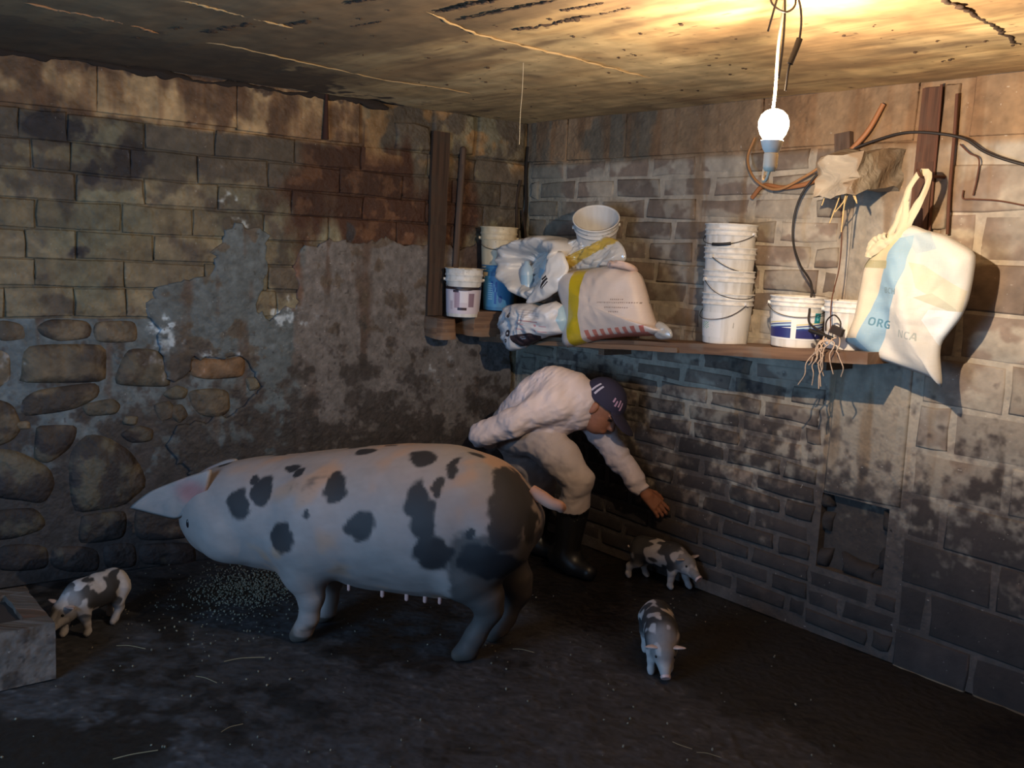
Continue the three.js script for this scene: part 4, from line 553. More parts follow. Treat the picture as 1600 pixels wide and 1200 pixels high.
// ---------- things on the right wall ----------
const rt = (pts, r, seg = 60) => tube(pts.map(([u, h, s]) => RW(u, h, s)), r, seg, 8);
{
  const b = base('beam_stub', 'rough pale broken beam stub jutting from the wall above the hanging bag', 'beam', RW(2.22, 1.98, 0), TR);
  const g = new THREE.BoxGeometry(0.17, 0.15, 0.36, 6, 6, 10), p = g.attributes.position; for (let i = 0; i < p.count; i++) { const [x, y, z] = [p.getX(i), p.getY(i), p.getZ(i)], e = fbm(x * 16 + 5, y * 16 + z * 10, 3) - 0.5; p.setXYZ(i, x + e * 0.05, y + e * 0.05 - (z > 0 ? z * 0.22 : 0), z + (fbm(x * 22, y * 22, 3) - 0.5) * 0.1 * sm(0.05, 0.18, z)); } planarUV(g, (x, y, z) => (z + x + 2) / UW, (x, y) => (y + 1.9) / H); g.computeVertexNormals(); g.translate(0, 0, 0.15); part(b, 'stub', plain(g, 0.7), M.mortar);
  for (let i = 0; i < 7; i++) { const x = rr(-0.07, 0.07), y = rr(-0.13, -0.06); part(b, 'splinter', tube([V(x, y + 0.03, 0.28), V(x + rr(-0.01, 0.01), y - 0.03, 0.3), V(x + rr(-0.03, 0.03), y - rr(0.06, 0.14), 0.3)], 0.0025, 10, 5), std([196, 168, 118], 0.8)); }
  const t = new THREE.BoxGeometry(0.07, 0.17, 0.03, 1, 3, 1); planarUV(t, (x, y, z) => (x + z) / 0.5, (x, y) => y / 0.5); const k = base('wooden_peg', 'short dark wooden peg upright on the wall beside the beam stub', 'peg', RW(2.055, 2.0, 0), TR); t.rotateZ(0.12); t.translate(0, 0.06, 0.02); part(k, 'peg', t, M.woodV);
  const d = base('wall_board', 'reddish-brown board set upright in the wall behind the bag strap', 'board', RW(2.405, 1.74, 0), TR), q = new THREE.BoxGeometry(0.075, 0.555, 0.02, 1, 8, 1); planarUV(q, (x, y, z) => (x + z) / 0.6, (x, y) => y / 0.6); q.translate(0, 0.275, 0.012); part(d, 'board', q, new THREE.MeshStandardMaterial({ map: woodMapV, color: srgb(255, 222, 205), roughness: 0.85 }));
  const e = base('wall_strip', 'grey narrow strip of concrete between two rusty rods on the wall', 'strip', RW(2.478, 1.76, 0), TR), f = brickGeo(-0.028, 0.028, 0, 0.54, 0.006, 0.004, 0.01, 0.012); part(e, 'strip', plain(planarUV(f, (x) => (x + 2.48) / UW, (x, y) => (y + 1.76) / H), 0.85), M.mortar);
  thing('rusty_rod', rt([[2.442, 2.30, 0.022], [2.446, 2.1, 0.02], [2.452, 1.9, 0.024], [2.456, 1.75, 0.022]], 0.0055), M.rust, 'thin rusty rod running down the wall, left of the pair', 'rod', 'rusty rods on the right wall');
  thing('rusty_rod', rt([[2.505, 2.26, 0.02], [2.512, 2.1, 0.02], [2.518, 1.9, 0.022], [2.527, 1.74, 0.02]], 0.0065), M.rust, 'thin rusty rod running down the wall, right of the pair', 'rod', 'rusty rods on the right wall');
  thing('bag_nail', rt([[2.487, 1.955, -0.01], [2.487, 1.95, 0.1], [2.487, 1.945, 0.19], [2.487, 1.965, 0.215]], 0.006), M.rust, 'bent iron hook that carries the bag strap', 'hook');
  thing('brown_hose', rt([[1.62, 1.885, 0.03], [1.68, 1.935, 0.04], [1.80, 1.925, 0.05], [1.93, 1.945, 0.05], [2.03, 2.0, 0.06], [2.10, 2.06, 0.06], [2.17, 2.14, 0.05], [2.215, 2.245, 0.03]], 0.010), std([158, 104, 66], 0.6), 'brown hose curving along the wall below the bulb', 'hose');
  thing('thin_hose_loop', rt([[2.02, 2.02, 0.085], [1.92, 1.965, 0.085], [1.78, 1.915, 0.08], [1.66, 1.96, 0.07], [1.585, 2.06, 0.04], [1.60, 2.15, 0.02]], 0.006), std([164, 118, 76], 0.6), 'thin pale brown tube loop on the wall left of the brown hose', 'tube');
  thing('black_cable', rt([[1.985, 2.01, 0.08], [2.06, 2.05, 0.07], [2.2, 2.10, 0.05], [2.33, 2.125, 0.05], [2.46, 2.115, 0.04], [2.56, 2.09, 0.03], [2.63, 2.045, 0.03], [2.70, 2.015, 0.03], [2.85, 1.97, 0.02], [3.1, 1.9, 0.02]], 0.0055, 90), M.cable, 'long dark cable running right along the wall over the boards', 'cable');
  thing('drooping_cable', rt([[1.97, 1.975, 0.07], [1.915, 1.9, 0.08], [1.885, 1.81, 0.08], [1.895, 1.70, 0.09], [1.96, 1.60, 0.12], [2.05, 1.52, 0.16], [2.085, 1.42, 0.21], [2.13, 1.37, 0.27], [2.22, 1.335, 0.30]], 0.0048, 90), M.cable, 'dark cable drooping from the hose down behind the paint bucket', 'cable');
  thing('wall_wire', rt([[2.535, 2.075, 0.015], [2.575, 2.04, 0.015], [2.61, 2.02, 0.015], [2.613, 1.95, 0.015], [2.605, 1.885, 0.015]], 0.003), M.rust, 'thin rusty wire bent down the wall right of the rods', 'wire');
  thing('wall_wire', rt([[2.565, 1.905, 0.012], [2.567, 1.875, 0.012], [2.6, 1.872, 0.012], [2.7, 1.865, 0.012], [2.85, 1.835, 0.012]], 0.003), M.rust, 'thin dark wire lying along the wall right of the hanging bag', 'wire');
  thing('tie_wire', rt([[2.16, 1.92, 0.2], [2.165, 1.75, 0.16], [2.17, 1.6, 0.16], [2.2, 1.46, 0.24], [2.24, 1.34, 0.29]], 0.0026), M.rust, 'rusty wire hanging from the beam stub in front of the column', 'wire');
  // rope ends and a clip at the shelf edge
  const r = base('frayed_rope', 'frayed pale rope ends dangling over the shelf edge below the paint bucket', 'rope', RW(2.25, ST(2.25), 0.31), TR);
  for (let i = 0; i < 9; i++) { const x0 = rr(-0.03, 0.06), x1 = x0 + rr(-0.13, 0.03), dr_ = rr(0.05, 0.15), pts = []; for (let k = 0; k <= 7; k++) { const t = k / 7; pts.push(V(mix(x0, x1, t) + rr(-0.012, 0.012), 0.05 * (1 - t) - dr_ * t * t + rr(-0.008, 0.008), 0.0 + 0.03 * Math.sin(t * 3) + rr(-0.006, 0.006))); } part(r, 'strand', tube(pts, 0.0026, 36, 5), std([186, 162, 142], 0.9)); }
  const c = base('wire_clip', 'dark metal clip with a black bar at the shelf end beside the hanging bag', 'clip', RW(2.255, ST(2.25) + 0.055, 0.30), TR);
  const bar = new THREE.CapsuleGeometry(0.008, 0.1, 4, 10); bar.rotateZ(Math.PI / 2 - 0.2); bar.translate(-0.05, 0.005, 0.0); part(c, 'bar', bar, std([30, 27, 26], 0.5));
  const blk = new THREE.BoxGeometry(0.05, 0.03, 0.02, 2, 2, 2); blk.rotateZ(-0.3); blk.translate(0.02, 0.025, 0); part(c, 'clamp', blk, std([58, 46, 40], 0.6, { metalness: 0.4 }));
  part(c, 'loop', tube([V(-0.03, 0.02, 0), V(-0.03, 0.06, 0), V(0.0, 0.085, 0), V(0.03, 0.06, 0), V(0.03, 0.03, 0)], 0.003, 24, 6), M.wire);
}
{ // sticks in the corner
  thing('corner_stick', tube([RW(0.02, 1.62, 0.05), RW(0.0, 1.76, 0.05), RW(-0.01, 1.9, 0.05), RW(0.0, 2.0, 0.04)], 0.009, 20, 8), std([58, 44, 34], 0.9), 'dark stick standing in the corner behind the cream bucket', 'stick');
  thing('corner_stick', tube([RW(0.14, 1.55, 0.06), RW(0.08, 1.7, 0.05), RW(0.03, 1.83, 0.04)], 0.007, 20, 8), std([50, 38, 30], 0.9), 'short dark stick slanting in the corner, right of the upright one', 'stick');
}
{ // concrete trough at the left edge
  const t = base('feed_trough', 'low concrete feed trough at the left edge of the floor', 'trough', V(-1.579, 0, -3.251), TR);
  // local x = along the right wall's direction (towards the camera), local z = towards the left
  const L = 1.3, D = 0.44, h = 0.21, m = new THREE.MeshStandardMaterial({ map: plasterMap, roughness: 0.75, bumpMap: coarse, bumpScale: 0.006, color: srgb(235, 225, 215) });
  const wall = (x0, x1, z0, z1, y0, y1) => { const g = new THREE.BoxGeometry(x1 - x0, y1 - y0, z1 - z0, 6, 4, 8), p = g.attributes.position; for (let i = 0; i < p.count; i++) { const e = (fbm(p.getX(i) * 14 + x0 * 9, p.getZ(i) * 14 + p.getY(i) * 11, 3) - 0.5) * 0.018; p.setXYZ(i, p.getX(i) + e, p.getY(i) + e * 0.7, p.getZ(i) + e); } planarUV(g, (x, y, z) => (x + z + 1.3) / UW, (x, y, z) => (y + 1.2 + z * 0.1) / H); g.computeVertexNormals(); g.translate((x0 + x1) / 2, (y0 + y1) / 2, (z0 + z1) / 2); return g; };
  part(t, 'trough_wall', wall(-0.09, 0, 0, L, 0, h), m); part(t, 'trough_wall', wall(-D, -D + 0.07, 0, L, 0, h), m); part(t, 'trough_wall', wall(-D + 0.06, -0.08, 0, 0.08, 0, h - 0.004), m);
  part(t, 'trough_floor', wall(-D + 0.05, -0.07, 0.05, L, 0, 0.185), std([50, 40, 36], 0.85), 'brown wet bottom of the trough');
}

// ---------- sow ----------
const hide = (o = {}) => new THREE.MeshStandardMaterial({ vertexColors: true, roughness: 0.72, ...o });
const L3 = (r, g, b) => [lin(r), lin(g), lin(b)];
{
  const sow = base('sow', 'large white sow with black spots standing side-on in the middle of the pen', 'pig', V(-0.77, 0, -3.79), -0.1532);
  const S = [[-0.56, 0.56, 0.38, 0.07], [-0.50, 0.61, 0.33, 0.12], [-0.42, 0.665, 0.285, 0.15], [-0.27, 0.71, 0.262, 0.19], [-0.10, 0.738, 0.25, 0.22], [0.08, 0.772, 0.25, 0.245], [0.25, 0.80, 0.236, 0.26], [0.40, 0.82, 0.23, 0.27], [0.54, 0.824, 0.238, 0.268], [0.69, 0.803, 0.285, 0.245], [0.80, 0.75, 0.36, 0.20], [0.88, 0.67, 0.45, 0.13], [0.925, 0.60, 0.52, 0.05]];
  const sec = (s) => { s = clamp(s, S[0][0], S[S.length - 1][0]); let i = 0; while (i < S.length - 2 && s > S[i + 1][0]) i++; const t = (s - S[i][0]) / (S[i + 1][0] - S[i][0]), o = [], P = S[Math.max(i - 1, 0)], A = S[i], B = S[i + 1], Q = S[Math.min(i + 2, S.length - 1)]; for (let k = 1; k < 4; k++) { const a = A[k], b = B[k], d = B[0] - A[0], ma = (b - P[k]) / Math.max(B[0] - P[0], 1e-6) * d, mb = (Q[k] - a) / Math.max(Q[0] - A[0], 1e-6) * d, t2 = t * t, t3 = t2 * t; o.push((2 * t3 - 3 * t2 + 1) * a + (t3 - 2 * t2 + t) * ma + (3 * t2 - 2 * t3) * b + (t3 - t2) * mb); } return o; };
  const legs = [
    [[-0.02, 0.40, 0.11, 0.125], [0.0, 0.29, 0.115, 0.085], [0.03, 0.195, 0.115, 0.05], [0.022, 0.10, 0.112, 0.036], [-0.005, 0.045, 0.11, 0.037], [-0.035, 0.018, 0.11, 0.026]],
    [[-0.02, 0.40, -0.11, 0.12], [0.01, 0.29, -0.115, 0.08], [0.035, 0.195, -0.115, 0.046], [0.025, 0.10, -0.112, 0.034], [0.015, 0.045, -0.11, 0.036], [-0.01, 0.018, -0.11, 0.026]],
    [[0.74, 0.50, 0.09, 0.165], [0.665, 0.36, 0.115, 0.115], [0.735, 0.265, 0.115, 0.07], [0.755, 0.215, 0.113, 0.046], [0.70, 0.10, 0.11, 0.037], [0.675, 0.045, 0.108, 0.038], [0.635, 0.018, 0.108, 0.027]],
    [[0.76, 0.50, -0.09, 0.16], [0.74, 0.36, -0.115, 0.11], [0.815, 0.27, -0.115, 0.066], [0.835, 0.215, -0.113, 0.044], [0.785, 0.10, -0.11, 0.036], [0.765, 0.045, -0.108, 0.038], [0.73, 0.018, -0.108, 0.027]]];
  const snout = [[-0.44, 0.43, -0.02, 0.12], [-0.47, 0.37, -0.12, 0.082], [-0.50, 0.315, -0.20, 0.058], [-0.515, 0.29, -0.235, 0.054]];
  const f = (x, y, z) => {
    const [tp, bt, a] = sec(x), c = (tp + bt) / 2, b = (tp - bt) / 2, q = Math.hypot(z / a, (y - c) / b), m = Math.min(a, b), out = Math.max(x - 0.925, -0.56 - x, 0);
    let d = (q - 1) * m * (0.75 + 0.25 * Math.min(q, 1.5) / 1.5); d = out > 0 ? Math.hypot(Math.max(d, 0), out) : d;
    if (d > 0.32) return d;
    d = smin(d, ell(x, y, z, [-0.42, 0.465, 0.0], [0.14, 0.155, 0.13]), 0.05);
    d = smin(d, ell(x, y, z, [-0.34, 0.41, 0.10], [0.11, 0.11, 0.085]), 0.05);
    d = smin(d, cone(x, y, z, [0.18, 0.285, 0.0, 0.06], [0.56, 0.285, 0.0, 0.075]), 0.06);
    d = smin(d, chain(x, y, z, snout, 0.04), 0.05);
    d = smin(d, ell(x, y, z, [0.06, 0.50, 0.15], [0.15, 0.20, 0.10]), 0.06);
    for (let i = 0; i < 4; i++) d = smin(d, chain(x, y, z, legs[i], 0.03), 0.055);
    d = Math.max(d, -cone(x, y, z, [-0.56, 0.255, -0.25, 0.001], [-0.53, 0.27, -0.285, 0.001]));
    d -= 0.006 * Math.exp(-(((y - 0.255) / 0.03) ** 2)) * sm(0.05, 0.2, x) * sm(0.68, 0.55, x);
    return d + (fbm(x * 9, y * 9 + z * 7, 2) - 0.5) * 0.008;
  };
  const g = iso(f, [-0.66, -0.02, -0.32], [0.96, 0.86, 0.32], 0.0085);
  const far = []; for (let i = 0; i < 22; i++) far.push([rr(-0.35, 0.85), rr(0.4, 0.78), -0.2, rr(0.02, 0.06), rr(0.02, 0.06)]);
  const spots = SPOTS.concat(far), hoof = L3(74, 66, 60), white_ = L3(132, 126, 123), pink = L3(168, 130, 120), black = L3(20, 20, 25), mudShade = L3(54, 50, 49);
  vcol(g, (x, y, z) => {
    const n = n3(x * 60, y * 120, z * 60) * 0.5 + n3(x * 22, y * 22, z * 22) * 0.5, w = n3(x * 9 + 3, y * 9, z * 9) * 0.65 + n3(x * 21, y * 21 + 4, z * 21) * 0.35; let c = lerp3(white_, pink, 0.35 * w); c = c.map((k) => k * (0.82 + 0.36 * n));
    c = lerp3(c, L3(166, 126, 96), 0.6 * sm(0.46, 0.62, w + 0.16 * sm(0.45, 0.7, x) * sm(0.62, 0.75, y) - 0.08));       // tan blotches, with warm lamp light painted onto the top of the rump
    const dirtShade = sm(0.46, 0.60, w * 0.5 + n * 0.25 + 0.47 * sm(0.54, 0.70, x) * sm(0.62, 0.46, y) + 0.10 * sm(0.18, 0.06, y)); c = lerp3(c, mudShade, dirtShade * 0.88);  // dirt, plus shade on the low haunch and hind legs painted dark
    const wx = x + (n3(x * 26, y * 26, z * 26) - 0.5) * 0.05 + (n3(x * 110, y * 60, z * 60 + 9) - 0.5) * 0.024, wy = y + (n3(x * 24 + 40, y * 24 + 7, z * 24) - 0.5) * 0.05 + (n - 0.5) * 0.02;
    let k = 0; for (const [a, b, e, rx, ry] of spots) { if ((z < 0) !== (e < 0) && Math.abs(e) > 0.05) continue; const q = Math.hypot((wx - a) / (rx * 1.06), Math.hypot(wy - b, Math.abs(e) < 0.15 && e > 0 ? (z - e) * 0.8 : 0) / (ry * 1.1)); k = Math.max(k, sm(1.12, 0.86, q)); }
    c = lerp3(c, black.map((v) => v * (0.8 + 0.5 * n)), k * 0.95);
    if (y < 0.035 && (Math.abs(x) < 0.1 || x > 0.58)) c = lerp3(c, hoof, sm(0.038, 0.026, y));
    if (x < -0.49 && z < -0.2) c = lerp3(c, L3(190, 140, 130), 0.6);
    return c; });
  part(sow, 'body', g, hide({ roughness: 0.68 }));
  const ear = (pts, z0, tilt, name) => { const e = cushion(pts, { n: 48, rings: 8, tension: 0.4, front: (t, x, y) => 0.010 * Math.sqrt(t) + 0.03 * sm(0.3, 0, t) * 0 + (fbm(x * 14, y * 14, 2) - 0.5) * 0.012, back: (t, x, y) => -0.010 * Math.sqrt(t) + (fbm(x * 14, y * 14, 2) - 0.5) * 0.012 }); const p = e.attributes.position; for (let i = 0; i < p.count; i++) { const d = clamp((-0.40 - p.getX(i)) / 0.36); p.setZ(i, p.getZ(i) + z0 + tilt * d + 0.05 * d * d - Math.max(0, 0.6 - p.getY(i)) * 0.12); } e.computeVertexNormals(); vcol(e, (x, y) => { const n = fbm(x * 50, y * 50, 3); return lerp3(L3(134, 126, 123), L3(144, 100, 98), clamp(sm(0.11, 0.02, Math.hypot(x + 0.475, (y - 0.575) * 1.4)) + 0.3 * (n - 0.5))).map((k) => k * (0.84 + 0.32 * n)); }); return part(sow, 'ear', e, hide({ side: THREE.DoubleSide }), name); };
  ear([[-0.39, 0.675], [-0.43, 0.665], [-0.515, 0.631], [-0.654, 0.565], [-0.735, 0.50], [-0.744, 0.485], [-0.70, 0.475], [-0.655, 0.464], [-0.557, 0.452], [-0.496, 0.487], [-0.425, 0.55]], 0.125, -0.03, 'pinkish lop ear pointing forward');
  ear([[-0.38, 0.665], [-0.43, 0.668], [-0.52, 0.625], [-0.62, 0.56], [-0.66, 0.52], [-0.60, 0.50], [-0.52, 0.51], [-0.43, 0.56]], -0.10, -0.05);
  { let z = 0.3; while (z > 0 && f(-0.49, 0.448, z) > 0) z -= 0.002; const e = new THREE.SphereGeometry(0.010, 14, 10); e.scale(0.7, 1.9, 0.7); e.translate(-0.49, 0.448, z); part(sow, 'eye', e, std([22, 22, 26], 0.2)); }
  { const t = new THREE.CatmullRomCurve3([V(0.88, 0.668, 0.0), V(0.925, 0.655, 0.02), V(0.962, 0.64, 0.035), V(0.99, 0.632, 0.03), V(0.998, 0.622, 0.015)]); const q = new THREE.TubeGeometry(t, 24, 0.026, 10), p = q.attributes.position; for (let i = 0; i < p.count; i++) { const k = Math.floor(i / 11) / 24, c = t.getPointAt(clamp(k)), s = mix(1.15, 0.8, k); p.setXYZ(i, c.x + (p.getX(i) - c.x) * s, c.y + (p.getY(i) - c.y) * s, c.z + (p.getZ(i) - c.z) * s); } const cap = new THREE.SphereGeometry(0.021, 12, 10); cap.translate(0.998, 0.622, 0.015); part(sow, 'tail', vcol(mergeGeometries([q, cap]), () => L3(176, 132, 112)), hide()); }
  for (const [x, r] of [[0.17, 0.007], [0.31, 0.009], [0.41, 0.009], [0.485, 0.009], [0.545, 0.008]]) for (const z of [0.07, -0.07]) { let y = 0.15; while (f(x, y, z) > 0) y += 0.002; const e = new THREE.CapsuleGeometry(r, 0.022, 4, 10); e.translate(x, y - 0.008, z); part(sow, 'teat', e, std([196, 150, 140], 0.7)); }
}

// ---------- piglets ----------
// local +x = forwards; head: [pitch down, turn], legs: swing of each leg (front right, front left, hind right, hind left)
function piglet(label, pos, turn, { drop = 0, yaw = 0, swing = [0, 0, 0, 0], sd = 1, scale = 1, dark = 0.52 }) {
  const b = base('piglet', label, 'piglet', pos, turn, 'spotted piglets'); b.scale.setScalar(scale);
  const hc = [0.155 - drop * 0.03 + 0.01 * Math.abs(yaw), 0.165 - drop * 0.085, yaw * 0.05], dir = V(Math.cos(yaw) * Math.cos(drop), -0.25 - Math.sin(drop) * 0.85, Math.sin(yaw)).normalize(), side = V(-dir.z, 0, dir.x).normalize(), up = side.clone().cross(dir).multiplyScalar(1);
  const upv = up.y < 0 ? up.negate() : up, tip = [hc[0] + dir.x * 0.085, hc[1] + dir.y * 0.085, hc[2] + dir.z * 0.085];
  const legs = [[0.095, 0.038], [0.095, -0.038], [-0.105, 0.038], [-0.105, -0.038]].map(([x, z], i) => { const s = swing[i], hind = i > 1; return hind ? [[x, 0.135, z * 0.8, 0.044], [x + 0.012 + s * 0.02, 0.09, z, 0.027], [x - 0.012 + s * 0.06, 0.06, z, 0.017], [x + s * 0.1, 0.02, z, 0.0135], [x + 0.01 + s * 0.11, 0.008, z, 0.013]] : [[x, 0.135, z * 0.8, 0.036], [x + s * 0.03, 0.085, z, 0.022], [x + s * 0.07, 0.05, z, 0.0155], [x + s * 0.1, 0.018, z, 0.0135], [x + 0.008 + s * 0.105, 0.008, z, 0.013]]; });
  const nk = [[0.075, 0.155, 0, 0.056], [hc[0], hc[1], hc[2], 0.047]], sn = [[hc[0] + dir.x * 0.02, hc[1] + dir.y * 0.02, hc[2] + dir.z * 0.02, 0.040], [...tip, 0.021]];
  const f = (x, y, z) => { let d = cone(x, y, z, [-0.10, 0.155, 0, 0.062], [0.07, 0.155, 0, 0.060]); d = smin(d, cone(x, y, z, [-0.02, 0.145, 0, 0.062], [0.03, 0.142, 0, 0.060]), 0.03); d = smin(d, cone(x, y, z, nk[0], nk[1]), 0.03); d = smin(d, cone(x, y, z, sn[0], sn[1]), 0.02); for (const l of legs) d = smin(d, chain(x, y, z, l, 0.012), 0.02); return d; };
  const g = iso(f, [-0.22, -0.012, -0.12], [0.30, 0.25, 0.12], 0.0046), dk = L3(36, 35, 38), wt = L3(168, 161, 160);
  vcol(g, (x, y, z) => { const n = n3(x * 34 + sd * 13, y * 34 + sd * 7, z * 34), m = n3(x * 90, y * 90, z * 90 + sd), low = sm(0.095, 0.06, y), head = sm(0.1, 0.14, x); let k = sm(0.0, 0.06, n - dark + (m - 0.5) * 0.12 + 0.06) * (1 - low) * (1 - 0.5 * head); return lerp3(wt.map((c) => c * (0.85 + 0.3 * m)), dk, k * 0.96); });
  part(b, 'body', g, hide());
  for (const s of [-1, 1]) { const e = new THREE.SphereGeometry(1, 16, 10), p = e.attributes.position; for (let i = 0; i < p.count; i++) { const x = p.getX(i), y = p.getY(i), z = p.getZ(i), w = 1 - 0.55 * clamp(x); p.setXYZ(i, x * 0.034, y * 0.006 - 0.1 * (x * 0.034 + 0.034) ** 1.4, z * 0.020 * w); } e.computeVertexNormals(); const o = part(b, 'ear', vcol(e, (x, y, z) => lerp3(L3(196, 176, 172), dk, 0.5 * sm(0.45, 0.6, n3(x * 40 + s + sd, y * 40, z * 40)))), hide()); const out = side.clone().multiplyScalar(s * 0.8).addScaledVector(upv, 0.25).addScaledVector(dir, 0.1).normalize(); o.position.set(hc[0] - dir.x * 0.012 + side.x * s * 0.048 + upv.x * 0.034, hc[1] + upv.y * 0.034, hc[2] - dir.z * 0.012 + side.z * s * 0.048 + upv.z * 0.034); o.quaternion.setFromUnitVectors(V(1, 0, 0), out); }
  for (const s of [-1, 1]) { const e = new THREE.SphereGeometry(0.0062, 10, 8); e.translate(hc[0] + dir.x * 0.03 + side.x * s * 0.034 + upv.x * 0.02, hc[1] + dir.y * 0.03 + upv.y * 0.02, hc[2] + dir.z * 0.03 + side.z * s * 0.034 + upv.z * 0.02); part(b, 'eye', e, std([20, 20, 22], 0.25)); }
  { const d = new THREE.CylinderGeometry(0.0185, 0.0205, 0.010, 20); d.rotateX(Math.PI / 2); const o = part(b, 'snout_disc', d, std([212, 178, 172], 0.5), 'flat pale snout'); o.position.set(tip[0] + dir.x * 0.018, tip[1] + dir.y * 0.018, tip[2] + dir.z * 0.018); o.lookAt(b.localToWorld(V(tip[0] + dir.x, tip[1] + dir.y, tip[2] + dir.z))); }
  const tp = []; for (let i = 0; i <= 12; i++) { const t = i / 12; tp.push(V(-0.155 - t * 0.03, 0.17 - t * 0.035 + 0.008 * Math.sin(t * 9), 0.01 * Math.cos(t * 9) * t)); } part(b, 'tail', tube(tp, 0.0042, 20, 6), std([196, 176, 168], 0.7));
  b.updateMatrixWorld(true); return b;
}
const headTo = (x, z) => Math.atan2(-z, x);                           // turn so that local +x points along (x, z)
piglet('small spotted piglet beside the concrete trough, head down to the left', V(-1.645, 0, -3.72), headTo(-0.36, 0.93), { drop: 0.55, yaw: 0.15, swing: [0.25, -0.2, -0.2, 0.35], sd: 3 });
piglet('small spotted piglet by the brick wall below the man’s hand', V(0.775, 0, -4.60), headTo(0.80, 0.60), { drop: 0.35, yaw: 0.25, swing: [-0.1, 0.5, -0.45, 0.1], sd: 8, dark: 0.46 });
piglet('small spotted piglet facing the camera alone on the dark floor', V(0.635, 0, -3.66), headTo(-0.02, 1), { drop: 0.75, yaw: -0.05, swing: [0.2, -0.1, 0.1, -0.1], sd: 15, dark: 0.48 });

